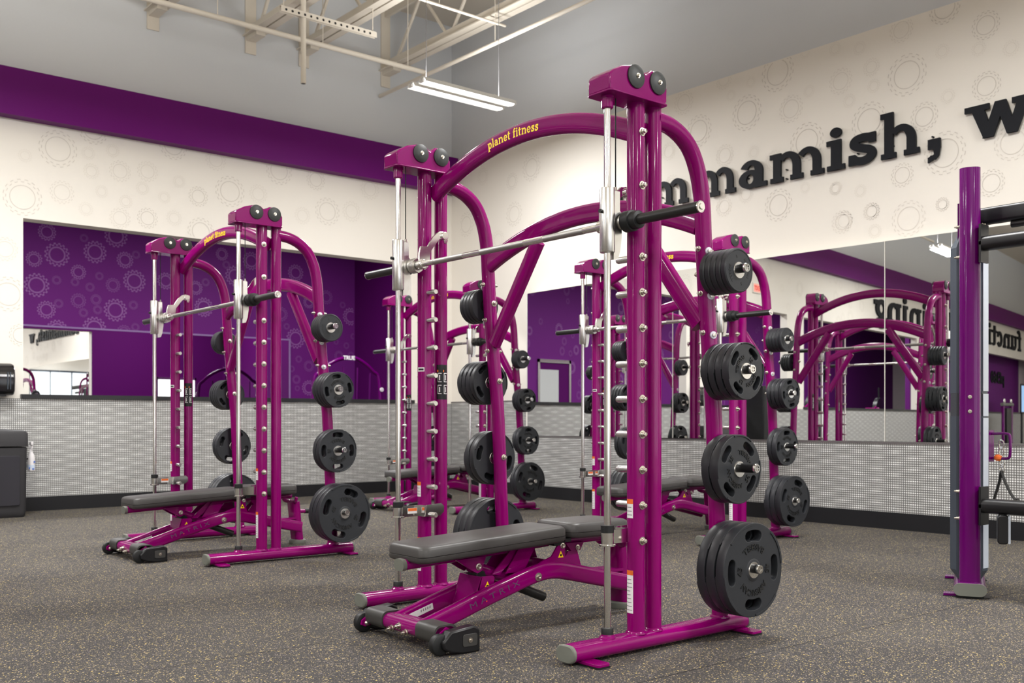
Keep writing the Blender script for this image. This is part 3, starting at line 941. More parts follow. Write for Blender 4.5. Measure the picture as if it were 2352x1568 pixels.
    def on_arch(u, v):
        y = ya - u * s
        sl = -2 * AR * (y - W / 2) / (W / 2) ** 2
        nrm = Vector((0, -sl, 1)).normalized()
        p = Vector((xa - .0285 - off[0], y, arch_z(y, AZ, AR))) + nrm * (v * .0315 - .020)
        return p
    off = [0.0]
    for ch, x, gg in g:
        for q in gg:
            off[0] += 3e-6
            mb.add([on_arch(x + a, b) for a, b in q], [(0, 1, 2, 3)])
    o = mb.build('lettering', YELLOW, ar, smooth=False); o['label'] = 'yellow slab serif lettering'
    # lower arch between the rear uprights and its braces
    xl = .606
    mb = MB(); mb.sweep([(xl, y, arch_z(y, 1.852, .172)) for y in ys], rrect(.05, .098, .022, 5), (1, 0, 0))
    la = mb.build('lower_arch', PURPLE, root)
    for sd in (0, 1):
        f = (lambda y: y) if sd == 0 else (lambda y: W - y)
        mb = MB(); mb.sweep([(.615, f(.43), 1.94), (.628, f(.035), 1.41)], rrect(.05, .085, .02, 5), (1, 0, 0))
        mb.build('brace', PURPLE, root)
    # bar
    zb, xb = 1.80, .078
    mb = MB(); mb.cyl((xb, -.05, zb), (xb, W + .05, zb), .0145, n=24)
    bar = mb.build('barbell', CHROME, root)
    mb = MB()
    for a, b in ((.22, .48), (.62, .95), (1.09, 1.35)):
        mb.cyl((xb, a, zb), (xb, b, zb), .0149, n=24)
    mb.build_each('knurled_grip', KNURL, bar)
    for side in (0, 1):
        y0 = side * W; out = -1 if side == 0 else 1
        mb = MB(); mb.lathe((xb, y0 + out * .085, zb), (0, out, 0), [(0, .022), (.338, .022), (.34, .02)], 28)
        sl = mb.build('sleeve', SLEEVE, bar)
        mb = MB(); mb.lathe((xb, y0 + out * .028, zb), (0, out, 0), [(0, .040), (.004, .044), (.045, .044), (.047, .037), (.078, .037), (.08, .034)], 28); mb.build('collar', RUBBER, sl)
        mb = MB(); mb.lathe((xb, y0 + out * .016, zb), (0, out, 0), [(0, .03), (.003, .034), (.012, .034), (.013, .03)], 24); mb.build('collar_ring', STEEL, sl)
        mb = MB(); mb.lathe((xb, y0 + out * .425, zb), (0, out, 0), [(0, .0235), (.005, .0235), (.006, .019), (.005, .012), (.009, .01), (.009, 0)], 24); mb.build('sleeve_cap', CHROME, sl)
        mb = MB(); mb.lathe((xb, y0 - out * .075, zb), (0, out, 0), [(0, .02), (0, .036), (.004, .04), (.050, .04), (.054, .036), (.054, .02)], 28); mb.build('bearing_housing', STEEL, bar)
        # catch hook
        yh = y0 - out * .105
        hk = [(.060, 1.775), (.10, 1.775), (.125, 1.80), (.135, 1.875), (.165, 1.915), (.19, 1.945), (.215, 1.955), (.225, 1.93), (.238, 1.925), (.247, 1.945), (.24, 1.978), (.215, 1.99),
              (.185, 1.985), (.15, 1.955), (.115, 1.90), (.07, 1.895), (.06, 1.86)]
        mb = MB(); mb.prism(hk, (0, yh, 0), (1, 0, 0), (0, 0, 1), (0, 1, 0), -.006, .006)
        mb.cyl((.222, yh - .018, 1.966), (.222, yh + .018, 1.966), .021, n=20)
        mb.lathe((xb, yh - .025, zb), (0, 1, 0), [(0, .022), (.004, .026), (.046, .026), (.05, .022)], 24)
        mb.build('catch_hook', CHROME, bar, bevel=.0015)
    return root


# ------------------------------------------------------------------ weight plates
def ring_pts(r, n=72, a0=0.0):
    return [(r * cos(a0 + 2 * pi * k / n), r * sin(a0 + 2 * pi * k / n)) for k in range(n)]


def slot_pts(rm, wr, half, rot, n=8):
    """kidney grip slot: mid radius, half width, half angle"""
    P = []
    for k in range(n + 1):
        a = rot - half + 2 * half * k / n; P.append(((rm + wr) * cos(a), (rm + wr) * sin(a)))
    for k in range(1, 6):
        t = pi * k / 6; a = rot + half
        cx, cy = rm * cos(a), rm * sin(a)
        P.append((cx + wr * (cos(t) * cos(a) - sin(t) * sin(a)), cy + wr * (cos(t) * sin(a) + sin(t) * cos(a))))
    for k in range(n + 1):
        a = rot + half - 2 * half * k / n; P.append(((rm - wr) * cos(a), (rm - wr) * sin(a)))
    for k in range(1, 6):
        t = pi * k / 6; a = rot - half
        cx, cy = rm * cos(a), rm * sin(a)
        P.append((cx - wr * (cos(t) * cos(a) - sin(t) * sin(a)), cy - wr * (cos(t) * sin(a) + sin(t) * cos(a))))
    return P


def filled(loops, z0, z1, bev):
    """outline with holes -> (verts, faces) through a filled 2-D curve"""
    cu = bpy.data.curves.new('p', 'CURVE'); cu.dimensions = '2D'; cu.fill_mode = 'BOTH'
    cu.extrude = (z1 - z0) / 2 - bev; cu.bevel_depth = bev; cu.bevel_resolution = 1; cu.offset = -bev
    for P in loops:
        s = cu.splines.new('POLY'); s.points.add(len(P) - 1)
        for q, (x, y) in zip(s.points, P): q.co = (x, y, 0, 1)
        s.use_cyclic_u = True
    ob = bpy.data.objects.new('p', cu); COL.objects.link(ob)
    dg = bpy.context.evaluated_depsgraph_get(); dg.update()
    me = ob.evaluated_get(dg).to_mesh()
    v = [(p.co.x, p.co.y, p.co.z + (z0 + z1) / 2) for p in me.vertices]; f = [tuple(p.vertices) for p in me.polygons]
    bpy.data.objects.remove(ob); bpy.data.curves.remove(cu)
    return v, f


TEXTS = {}
def make_plate(R0, th, slots, number, text):
    """axis along local z, outer face at z = th"""
    hub = .0295
    mb = MB()
    if slots:
        loops = [ring_pts(R0 - .003)] + [ring_pts(hub, 28)]
        for k in range(4):
            loops.append(slot_pts(R0 * .725, R0 * .11, radians(13), k * pi / 2, 8))
        v, f = filled(loops, .004, th - .004, .003); mb.add(v, f)
        # raised rim in four lengths
        for zz0, zz1 in ((th - .006, th), (0, .006)):
            for k in range(4):
                a0, a1 = k * pi / 2 + radians(28), k * pi / 2 + radians(62)
                a0, a1 = k * pi / 2 + radians(4), k * pi / 2 + radians(52)
                P = [((R0 - .004) * cos(a0 + (a1 - a0) * t / 20), (R0 - .004) * sin(a0 + (a1 - a0) * t / 20)) for t in range(21)]
                Q = [((R0 * .925) * cos(a1 - (a1 - a0) * t / 20), (R0 * .925) * sin(a1 - (a1 - a0) * t / 20)) for t in range(21)]
                v, f = filled([P + Q], zz0, zz1, .0015); mb.add(v, f)
    else:
        prof = [(0, R0 - .006), (.005, R0), (th - .005, R0), (th, R0 - .005), (th, R0 * .9), (th - .002, R0 * .88), (th - .002, hub)]
        mb.lathe((0, 0, 0), (0, 0, 1), prof + [(.0, hub)], 56)
    # raised hub boss
    if slots:
        mb.lathe((0, 0, 0), (0, 0, 1), [(.004, hub), (.004, R0 * .24), (th - .004, R0 * .24), (th - .002, R0 * .22), (th - .002, hub)], 40)
    o = mb.build('weight_plate', PLATE, angle=30)
    mb = MB(); mb.lathe((0, 0, 0), (0, 0, 1), [(.0, hub - .0025), (0, hub + .006), (.002, hub + .008), (th - .002, hub + .008), (th + .001, hub + .006), (th + .001, hub - .0025)], 36)
    mb.build('steel_hub', STEEL, o)
    if text:
        def arc_text(s, rad, size, mid, inward=False):
            mb = MB()
            v, f = font_polys(s, size, size * .02)
            def mp(x, y, d):
                if not inward:
                    a = mid - x / rad; r = rad + y - size * .36
                else:
                    a = mid + x / rad; r = rad - y + size * .36
                return (r * cos(a), r * sin(a), th - .0045 + d)
            slab(mb, v, f, mp, .0035)
            mb.build('lettering', PLATELET, o, smooth=False)
        rt = R0 * .48 if slots else R0 * .66
        sz = R0 * .185 if slots else R0 * .2
        arc_text('AMERICAN', rt, sz, pi / 2)
        arc_text('BARBELL', rt, sz, -pi / 2, True)
        for sgn, a in ((1, 0), (-1, pi)):
            arc_text(number, R0 * .46 if slots else R0 * .62, R0 * .2, a)
    return o


# radius, thickness, count per peg
PEGS = [(.098, .029, 5, False, '5', 'small'), (.130, .0385, 4, True, '10', 'medium'), (.158, .048, 2, True, '25', 'large'), (.212, .052, 3, True, '45', 'largest')]
PROTO = []
for R0, th, cnt, sl, num, nm in PEGS:
    PROTO.append((make_plate(R0, th, sl, num, True), make_plate(R0, th, sl, num, False)))
used = set()


def use(p):
    if p not in used:
        used.add(p)
        return p
    return copy_tree(p)


PEGN = ['top', 'second', 'third', 'bottom']
ORD = {1: ['only'], 2: ['inner', 'outer'], 3: ['innermost', 'middle', 'outermost'], 4: ['innermost', 'second', 'third', 'outermost'], 5: ['innermost', 'second', 'middle', 'fourth', 'outermost']}
SHORT = ['small smooth black plate', 'slotted small black plate', 'slotted medium black plate', 'biggest slotted black plate']


def load(ox, oy, rack, counts):
    for side in (0, 1):
        out = -1 if side == 0 else 1
        for j, (R0, th, cnt, sl, num, nm) in enumerate(PEGS):
            cnt = counts[side][j]
            for k in range(cnt):
                last = k == cnt - 1
                p = use(PROTO[j][0 if last else 1])
                z = ZPL[j]
                # plates hang on the peg: the bore rests on its top
                yy = out * (.042 + k * (th + .0012)) + side * W
                a = [0, radians(40), radians(25), 0][j] + (rg.uniform(-.25, .25) if not (rack.startswith('front') and last) else 0)
                if j == 3 and last: a = pi + (0 if rack.startswith('front') else radians(-20))
                if j == 2 and last: a = pi - radians(38) if rack.startswith('front') else pi
                if j == 1 and last: a = radians(-125) if rack.startswith('front') else radians(10)
                if j == 0 and last: a = radians(-75)
                p.location = (ox + ux(z), oy + yy, z - .0066)
                # local z -> outward; for the right side outward is -y
                rot = Matrix.Rotation(pi / 2, 4, 'X') if out < 0 else Matrix.Rotation(-pi / 2, 4, 'X')
                p.rotation_euler = (rot @ Matrix.Rotation(a, 4, 'Z')).to_euler()
                tag(p, '%s, %s on %s %s peg of the %s' % (SHORT[j], ORD[cnt][k], PEGN[j], 'right' if side == 0 else 'left', rack), 'weight plate', 'weight plates on the %s' % rack)


# ------------------------------------------------------------------ bench
def pad(mb, x0, x1, w, zt, zb, slope, xc, r=.045, taper=0.0):
    L = x1 - x0
    H = zt - zb
    lv = [(0, .016), (.08, .004), (.16, 0), (.36, 0), (.385, .0035), (.41, 0), (.78, .001), (.9, .006), (.97, .014), (1.0, .026)]
    rings = []
    for t, ins in lv:
        P = rrect(L - 2 * ins, w - 2 * ins, r, 6)
        rings.append([((x0 + x1) / 2 + a, b * (1 - taper * (a / L + .5)), zb + H * t + slope * ((x0 + x1) / 2 + a - xc)) for a, b in P])
    mb.loft(rings)


def make_bench():
    root = empty('weight_bench')
    mb = MB(); pad(mb, -.475, .372, .30, .452, .375, .048, 0)
    mb.build('back_pad', VINYL, root, angle=50)
    mb = MB(); pad(mb, .392, .80, .30, .478, .402, .0, .6, .05)
    mb.build('seat_pad', VINYL, root, angle=50)
    # rail under the back pad
    mb = MB(); mb.sweep([(-.485, 0, .343), (.345, 0, .384)], rrect(.075, .05, .022, 5), (0, 1, 0))
    rl = mb.build('pad_rail', PURPLE, root)
    mb = MB(); mb.sweep([(-.50, 0, .342), (-.48, 0, .343)], rrect(.078, .053, .024, 5), (0, 1, 0)); mb.build('end_cap', CAPG, rl)
    mb = MB()
    for s in (-1, 1):
        mb.prism([(-.23, .345), (-.06, .350), (-.085, .285), (-.11, .275), (-.14, .290)], (0, 0, 0), (1, 0, 0), (0, 0, 1), (0, 1, 0), s * .052 - .004, s * .052 + .004)
    mb.box(-.2, -.05, .338, -.08, .05, .345)
    mb.build_each('pivot_bracket', PURPLE, rl)
    mb = MB()
    for s in (-1, 1): mb.lathe((-.105, s * .056, .305), (0, s, 0), [(0, .016), (.004, .016), (.005, .010), (.012, .010), (.012, .005), (.009, 0)], 14)
    mb.build_each('pivot_bolt', BOLT, rl)
    mb = MB(); mb.sweep([(.385, 0, .382), (.80, 0, .382)], rrect(.075, .042, .02, 5), (0, 1, 0))
    sr = mb.build('seat_rail', PURPLE, root)
    mb = MB(); mb.box(.37, -.12, .388, .41, .12, .404); mb.box(.30, -.12, .375, .37, .12, .392); mb.build_each('hinge_plate', BLACKPL, sr)
    mb = MB(); mb.prism([(.44, .37), (.56, .37), (.535, .33), (.475, .33)], (0, 0, 0), (1, 0, 0), (0, 0, 1), (0, 1, 0), -.05, .05); mb.build('seat_bracket', PURPLE, sr)
    mb = MB()
    for s in (-1, 1): mb.lathe((.515, s * .05, .345), (0, s, 0), [(0, .014), (.004, .014), (.005, .009), (.011, .009)], 12)
    mb.build_each('bracket_bolt', BOLT, sr)
    mb = MB()
    for s in (-1, 1):
        mb.prism([(.43, .29), (.46, .33), (.52, .33), (.545, .255), (.56, .225), (.53, .21), (.49, .255), (.45, .265)], (0, 0, 0), (1, 0, 0), (0, 0, 1), (0, 1, 0), s * .04 - .004, s * .04 + .004)
    mb.build_each('seat_link', PURPLE, root)
    # two bent side beams
    path = [(-.45, .068), (-.3, .112), (-.1, .172), (.08, .222), (.17, .245), (.25, .258), (.33, .256), (.42, .238), (.6, .196), (.84, .140)]
    for s in (-1, 1):
        mb = MB(); mb.sweep(smooth_path([(x, s * .105, z) for x, z in path], 4), rrect(.045, .084, .018, 4), (0, 1, 0))
        bm_ = mb.build('side_beam', PURPLE, root)
        # tab up to the pad hinge
        mb = MB(); mb.prism([(.17, .275), (.225, .305), (.29, .325), (.335, .385), (.36, .392), (.375, .375), (.372, .33), (.39, .275), (.30, .285)], (0, s * .112, 0), (1, 0, 0), (0, 0, 1), (0, 1, 0), -.005, .005)
        tb = mb.build('hinge_tab', PURPLE, bm_)
        mb = MB(); mb.lathe((.356, s * .116, .372), (0, s, 0), [(0, .014), (.004, .014), (.005, .010), (.013, .010), (.013, .005), (.01, 0)], 14); mb.build('hinge_bolt', BOLT, tb)
        mb = MB(); mb.prism([(.328, .316), (.362, .316), (.345, .348)], (0, s * .1175, 0), (1, 0, 0), (0, 0, 1), (0, s, 0), 0, .001); wt = mb.build('warning_triangle', YELLOW, tb)
        mb = MB(); mb.prism([(.341, .322), (.349, .322), (.351, .332), (.339, .332)], (0, s * .1187, 0), (1, 0, 0), (0, 0, 1), (0, s, 0), 0, .001); mb.build('triangle_mark', BLACKPL, wt)
        mb = MB(); mb.lathe((.195, s * .126, .238), (0, s, 0), [(0, .020), (.004, .020), (.005, .011), (.014, .010), (.014, .005), (.01, 0)], 16); mb.build('axle_bolt', BOLT, bm_)
        # lower receiver plate
        mb = MB(); mb.prism([(-.155, .13), (-.085, .165), (-.035, .225), (-.03, .25), (-.04, .262), (-.105, .262), (-.112, .25)], (0, s * .078, 0), (1, 0, 0), (0, 0, 1), (0, 1, 0), -.004, .004)
        rp = mb.build('receiver_plate', PURPLE, bm_, bevel=.001)
        mb = MB(); mb.prism([(-.092, .205), (-.056, .205), (-.073, .238)], (0, s * .0825, 0), (1, 0, 0), (0, 0, 1), (0, s, 0), 0, .001); wt = mb.build('warning_triangle', YELLOW, rp)
        mb = MB(); mb.prism([(-.078, .211), (-.069, .211), (-.067, .222), (-.080, .222)], (0, s * .0837, 0), (1, 0, 0), (0, 0, 1), (0, s, 0), 0, .001); mb.build('triangle_mark', BLACKPL, wt)
        if s == -1:
            # beam lettering
            v, f = font_polys('M A T R I X', 1.0)
            x0 = min(a for a, b in v); x1 = max(a for a, b in v)
            u0, u1 = -.20, .085
            sc = (u1 - u0) / (x1 - x0)
            mb = MB()
            def on_beam(x, y, d):
                t = u0 + (x - x0) * sc
                z = interp(path, t)
                return (t - y * .045 * .30, -.105 - .0232, z - .012 + y * .036)
            v2 = [on_beam(x * 1.0, y, 0) for x, y in v]
            mb.add(v2, f); mb.build('lettering', LOGO, bm_, smooth=False)
            mb = MB(); mb.prism(circ(.004, 10), (-.112, -.1284, .158), (1, 0, 0), (0, 0, 1), (0, -1, 0), 0, .0005); mb.build('red_dot', REDP, bm_)
        else:
            mb = MB(); mb.prism([(-.40, .070), (-.26, .110), (-.265, .138), (-.405, .098)], (0, s * .105 - .0228, 0), (1, 0, 0), (0, 0, 1), (0, -1, 0), 0, .001); sk = mb.build('serial_sticker', STICK, bm_)
            mb = MB()
            for k in range(5): mb.prism([(-.33 + k * .012, .102 + k * .0034), (-.325 + k * .012, .1035 + k * .0034), (-.325 + k * .012, .115 + k * .0034), (-.33 + k * .012, .1135 + k * .0034)], (0, s * .105 - .0239, 0), (1, 0, 0), (0, 0, 1), (0, -1, 0), 0, .0005)
            mb.build('sticker_print', PRINT, sk)
    mb = MB(); mb.prism([(-.155, .12), (-.147, .12), (-.102, .262), (-.110, .262)], (0, 0, 0), (1, 0, 0), (0, 0, 1), (0, 1, 0), -.082, .082); mb.build('receiver_front', PURPLE, root)
    mb = MB(); mb.prism([(-.10, .21), (-.03, .21), (-.05, .275), (-.10, .30)], (0, 0, 0), (1, 0, 0), (0, 0, 1), (0, 1, 0), -.035, .035); mb.build('ladder_block', BLACKPL, root, bevel=.004)
    # support arm, sector plates and round grip
    mb = MB(); mb.sweep([(-.11, 0, .305), (-.02, 0, .272), (.10, 0, .232), (.2, 0, .225)], circ(.03, 20), (0, 1, 0)); mb.build('support_arm', PURPLE, root)
    mb = MB()
    for s in (-1, 1):
        mb.prism([(-.02, .26), (.02, .255), (.14, .345), (.14, .372), (.10, .372)], (0, 0, 0), (1, 0, 0), (0, 0, 1), (0, 1, 0), s * .045 - .004, s * .045 + .004)
        mb.prism([(.05, .26), (.16, .26), (.23, .372), (.13, .372)], (0, 0, 0), (1, 0, 0), (0, 0, 1), (0, 1, 0), s * .06 - .003, s * .06 + .003)
    mb.build_each('sector_plate', PURPLE, root)
    mb = MB(); mb.cyl((.12, -.04, .195), (.30, -.04, .122), .023, n=24); mb.build('round_grip', SLEEVE, root)
    # front cross tube on wheels
    fx = -.445
    mb = MB(); mb.sweep([(fx, -.28, .075), (fx, .28, .075)], rrect(.07, .105, .033, 6), (0, 0, 1))
    ft = mb.build('front_tube', PURPLE, root)
    mb = MB()
    for yy, zz in ((-.055, .055), (.0, .075), (.06, .055)):
        mb.lathe((fx - .050, yy, zz), (-1, 0, 0), [(0, .016), (.004, .016), (.005, .011), (.017, .011), (.018, .006), (.028, .006)], 12)
    mb.build_each('tube_bolt', BOLT, ft)
    for s in (-1, 1):
        mb = MB(); mb.sweep([(fx, s * .135, .077), (fx, s * .28, .077)], rrect(.080, .117, .03, 6), (0, 0, 1))
        mb.build('tube_cover', COVER, ft)
        mb = MB()
        mb.prism([(fx - .055, .03), (fx - .06, .06), (fx - .02, .10), (fx + .10, .112), (fx + .13, .095), (fx + .13, .0), (fx + .04, .0), (fx - .02, .012)], (0, 0, 0), (1, 0, 0), (0, 0, 1), (0, 1, 0), s * .322 - .028, s * .322 + .028)
        hs = mb.build('wheel_housing', BLACKPL, ft, bevel=.008)
        mb = MB(); mb.prism(rrect(.075, .052, .01, 3), (fx + .075, s * .350, .055), (1, 0, 0), (0, 0, 1), (0, s, 0), 0, .003); mb.build('housing_panel', COVER, hs, bevel=.001)
        mb = MB(); mb.lathe((fx + .075, s * .353, .055), (0, s, 0), [(0, .011), (.003, .011), (.003, .005), (.008, .004)], 12); mb.build('housing_bolt', BOLT, hs)
        mb = MB(); mb.prism([(fx - .01, .04), (fx + .03, .09), (fx - .0, .108), (fx - .075, .06), (fx - .08, .04), (fx - .06, .03)], (0, 0, 0), (1, 0, 0), (0, 0, 1), (0, 1, 0), s * .282 - .006, s * .282 + .006)
        mb.build('wheel_fork', PURPLE, ft)
        mb = MB(); mb.lathe((fx - .052, s * .288, .045), (0, s, 0), [(0, .034), (.004, .043), (.010, .045), (.030, .045), (.036, .043), (.04, .034), (.04, 0)], 28)
        mb.lathe((fx - .052, s * .288, .045), (0, -s, 0), [(0, .03), (.001, .03), (.001, 0)], 20)
        wh = mb.build('wheel', RUBBER, ft)
        mb = MB(); mb.lathe((fx - .052, s * .276, .045), (0, -s, 0), [(0, .012), (.004, .011), (.008, .006), (.009, 0)], 12); mb.build('wheel_bolt', BOLT, wh)
    # rear leg with its handle
    mb = MB(); mb.sweep([(.832, 0, .335), (.845, 0, .2), (.866, 0, .03)], rrect(.12, .07, .03, 6), (0, 1, 0))
    lg = mb.build('rear_leg', PURPLE, root)
    mb = MB(); mb.lathe((.866, 0, 0), (0, 0, 1), [(0, .062), (.006, .066), (.03, .066), (.036, .058)], 28); mb.build('rubber_foot', CAPG, lg)
    mb = MB(); mb.sweep(smooth_path([(.80, -.11, .375), (.80, -.095, .345), (.815, -.05, .335), (.815, .05, .335), (.80, .095, .345), (.80, .11, .375)], 4), rrect(.022, .03, .009, 3), (1, 0, 0)); mb.build('foot_hook', PURPLE, lg)
    mb = MB(); mb.cyl((.84, 0, .255), (.95, 0, .252), .016, n=16); hb = mb.build('drag_handle', PURPLE, lg)
    mb = MB(); mb.cyl((.93, 0, .2525), (1.04, 0, .25), .019, n=16); mb.build('hand_grip', RUBBER, hb)
    mb = MB(); mb.box(.56, -.06, .20, .83, .06, .215); mb.build('cross_plate', PURPLE, root)
    return root


RACKS = [
    ((2.9682, 2.9687), 'front purple rack', 'purple smith machine nearest the camera, tall at centre front, on the speckled floor', 'grey padded bench inside the front purple rack, nearest the camera', ((5, 4, 2, 3), (4, 4, 2, 3))),
    ((2.9659, 6.5087), 'left purple rack', 'purple smith machine standing alone on the left, before the wall opening', 'grey padded bench inside the left purple rack', ((4, 4, 2, 3), (3, 4, 2, 3))),
    ((6.4335, 8.4677), 'far corner rack', 'purple smith machine in the far corner, seen between the front rack posts', 'grey padded bench inside the far corner rack', ((3, 3, 2, 2), (3, 3, 2, 2))),
    ((6.3632, 5.1116), 'mirror-side rack', 'purple smith machine beside the wall mirror, half behind the front rack right column', 'grey padded bench inside the purple rack beside the mirror', ((5, 4, 2, 3), (4, 4, 2, 3))),
]
mproto, bproto = make_machine(), make_bench()
for i, ((ox, oy), rack, lab, blab, cnts) in enumerate(RACKS):
    mm = mproto if i == 0 else copy_tree(mproto)
    mm.location = (ox, oy, 0)
    tag(mm, lab, 'smith machine', 'smith machines in the hall')
    bb = bproto if i == 0 else copy_tree(bproto)
    bb.location = (ox - .02, oy + W / 2 - .022, 0)
    bb.rotation_euler = (0, 0, radians((-.8, .5, .4, .4)[i]))
    tag(bb, blab, 'bench', 'benches inside the smith machines')
    load(ox, oy, rack, cnts)

# ------------------------------------------------------------------ cable station at the right
TX, TY = 5.508, 2.692
TR = radians(26.5)
t = empty('cable_station', (TX, TY, 0), TR, 'violet upright post of a cable station with grey shroud, at the right edge', 'exercise machine')
mb = MB(); mb.prism(rrect(.13, .108, .04, 7), (.055, 0, 0), (1, 0, 0), (0, 1, 0), (0, 0, 1), .07, 2.372)
post = mb.build('post', VIOLET, t)
mb = MB()
for z in (1.945 + .11, 1.945 - .06, .505 + .075, .505 - .075):
    mb.lathe((.05, .05, z), (0, 1, 0), [(0, .012), (.006, .012), (.007, .008), (.02, .008), (.021, .005), (.03, .005)], 10)
    mb.lathe((.05, -.06, z), (0, -1, 0), [(0, .014), (.006, .014), (.007, .01), (.02, .01)], 10)
for z in (1.105, 1.025):
    mb.lathe((-.010, 0, z), (-1, 0, 0), [(0, .012), (.004, .010), (.005, .004), (.004, 0)], 12)
mb.build_each('post_bolt', BOLT, post)
sh = [(.10, .05), (.10, .07), (.15, .102), (.45, .102), (.45, -.092), (.15, -.092), (.10, -.065), (.10, -.05)]
mb = MB()
rings = []
for z, k in ((.07, .55), (.135, 1.0), (1.0, 1.0)):
    rings.append([(x, y * k, z) for x, y in sh])
mb.loft(rings)
sd = mb.build('shroud', SLATE, t, smooth=False)
mb = MB(); mb.loft([[(x, y * .985, z) for x, y in sh] for z in (1.0, 1.13)]); mb.build('shroud_band', mat('dark_shroud', srgb(52, 56, 62), .4), sd, smooth=False)
mb = MB(); mb.loft([[(x, y * k, z) for x, y in sh] for z, k in ((1.13, 1.0), (1.95, .98), (2.03, .6))]); mb.build('shroud_upper', SLATE, sd, smooth=False)
mb = MB()
for z0, z1 in ((.15, .99), (1.0, 1.125), (1.14, 1.93)):
    mb.prism([(.101, -.0665), (.150, -.0935), (.44, -.0935), (.44, -.096), (.150, -.096), (.099, -.0685)], (0, 0, 0), (1, 0, 0), (0, 1, 0), (0, 0, 1), z0, z1)
mb.build_each('lit_side_sheet', LIT_SIDE_PAD_EDGE, sd, smooth=False)  # thin pale sheets paint daylight onto one side of the slate shroud
mb = MB(); mb.sweep([(-.055, 0, .05), (.75, 0, .05)], rrect(.165, .066, .032, 6), (0, 1, 0)); fr = mb.build('foot_rail', VIOLET, t)
mb = MB(); mb.sweep([(-.066, 0, .05), (-.054, 0, .05)], rrect(.168, .069, .034, 6), (0, 1, 0)); mb.build('end_cap', CAPG, fr)
mb = MB()
for x in (.03, .70):
    mb.box(x - .035, -.02, .004, x + .035, .135, .016)
mb.build_each('foot_plate', VIOLET, fr)
mb = MB()
for x in (.03, .70):
    mb.box(x - .038, -.1, 0, x + .038, .138, .004)
mb.box(-.03, -.07, 0, .74, .07, .018)
mb.build_each('rubber_foot', RUBBER, fr)
bd = Vector((-sin(TR), -cos(TR), 0))      # the beams run along the hall, away to the right
bn = Vector((cos(TR), -sin(TR), 0))
def along(a, b, z): return bn * a + bd * b + Vector((0, 0, z))
for z, nm in ((.508, 'lower_beam'), (1.945, 'upper_beam')):
    mb = MB(); mb.sweep([along(.03, .055, z), along(.03, 2.4, z)], rrect(.09, .078, .03, 5), tuple(bn)); b = mb.build(nm, BLACKPL, t)
    mb = MB(); mb.prism([(-.015, z - .105), (.075, z - .105), (.075, z + .105), (-.015, z + .105)], tuple(bd * .056), tuple(bn), (0, 0, 1), tuple(bd), 0, .012); mb.build('flange', BLACKPL, b)
mb = MB(); mb.sweep([along(.24, -.06, 2.135), along(.24, 2.4, 2.135)], rrect(.07, .095, .02, 4), tuple(bn)); b = mb.build('top_beam', BLACKPL, t)
mb = MB(); mb.lathe(along(.205, .34, 2.15), tuple(-bn), [(0, .02), (.012, .02), (.014, .016)], 16); mb.build('beam_knob', BLACKPL, b)
mb = MB(); mb.cyl(along(.24, .12, 2.07), along(.24, 2.3, 2.07), .02, n=16); mb.build('grip_bar', SLEEVE, b)
mb = MB(); mb.box(.16, -.03, 2.06, .30, .06, 2.18); mb.box(.12, .05, 1.98, .2, .063, 2.20); mb.build('top_bracket', VIOLET, t)
mb = MB(); mb.box(.2, -.03, 1.9, .32, .05, 2.16); mb.build('rear_post', VIOLET, t)
pp = along(.03, .165, 0)
mb = MB(); mb.box(pp.x - .02, pp.y - .02, .40, pp.x + .02, pp.y + .02, .48); ps = mb.build('pad_stalk', BLACKPL, t)
mb = MB(); mb.prism(rrect(.055, .155, .018, 4), (pp.x, pp.y, .388), (0, 1, 0), (0, 0, 1), (1, 0, 0), -.05, .05); mb.build('hanging_pad', BLACKPL, ps, bevel=.006)
mb = MB(); mb.prism(rrect(.012, .15, .005, 3), (pp.x, pp.y - .031, .388), (0, 1, 0), (0, 0, 1), (1, 0, 0), -.048, .05); mb.build('pad_edge', LIT_SIDE_PAD_EDGE, ps)

# handle hanging on the station
h = empty('hanging_gym_strap', (TX + .32, TY + .005, 0), 0, 'violet D-shaped grip with black strap hanging beside the grey shroud', 'gym strap')
pts = [(0, -.0, .90), (0, -.06, .90), (0, -.078, .88), (0, -.078, .78), (0, -.06, .76), (0, 0, .76)]
mb = MB(); mb.sweep(smooth_path(pts, 5), circ(.008, 12), (1, 0, 0)); mb.build('stirrup', VIOLET, h)
mb = MB()
for zc in (.84, .80, .735, .70):
    mb.sweep([(.0 if zc > .75 else .008, -.03 + .014 * cos(a), zc + .024 * sin(a)) for a in [2 * pi * k / 20 for k in range(21)]], circ(.004, 8), (1, 0, 0))
mb.build_each('carabiner', CHROME, h)
mb = MB(); mb.lathe((0, -.012, .745), (0, 0, 1), [(0, .012), (.012, .022), (.024, .022), (.036, .012)], 16); mb.build('cable_ball', ORANGE, h)
mb = MB()
mb.sweep(smooth_path([(0, -.03, .69), (.0, -.05, .63), (0, -.085, .56), (0, -.115, .52)], 5), rrect(.032, .005, .002, 2), (1, 0, 0))
mb.sweep(smooth_path([(0, -.03, .69), (.0, -.02, .63), (0, .0, .56), (0, .02, .50)], 5), rrect(.032, .005, .002, 2), (1, 0, 0))
mb.build_each('strap', STRAP, h)
mb = MB(); mb.cyl((0, -.125, .515), (0, .01, .475), .019, n=16); mb.cyl((0, -.13, .517), (0, -.122, .514), .022, n=16); mb.build('hand_grip', STRAP, h)
mb = MB(); mb.cyl((0, .03, .90), (0, -.004, .90), .008, n=10); mb.cyl((0, .03, .76), (0, -.004, .76), .008, n=10); mb.box(-.03, .026, .74, .03, .035, .92); mb.build('wall_plate', VIOLET, h)

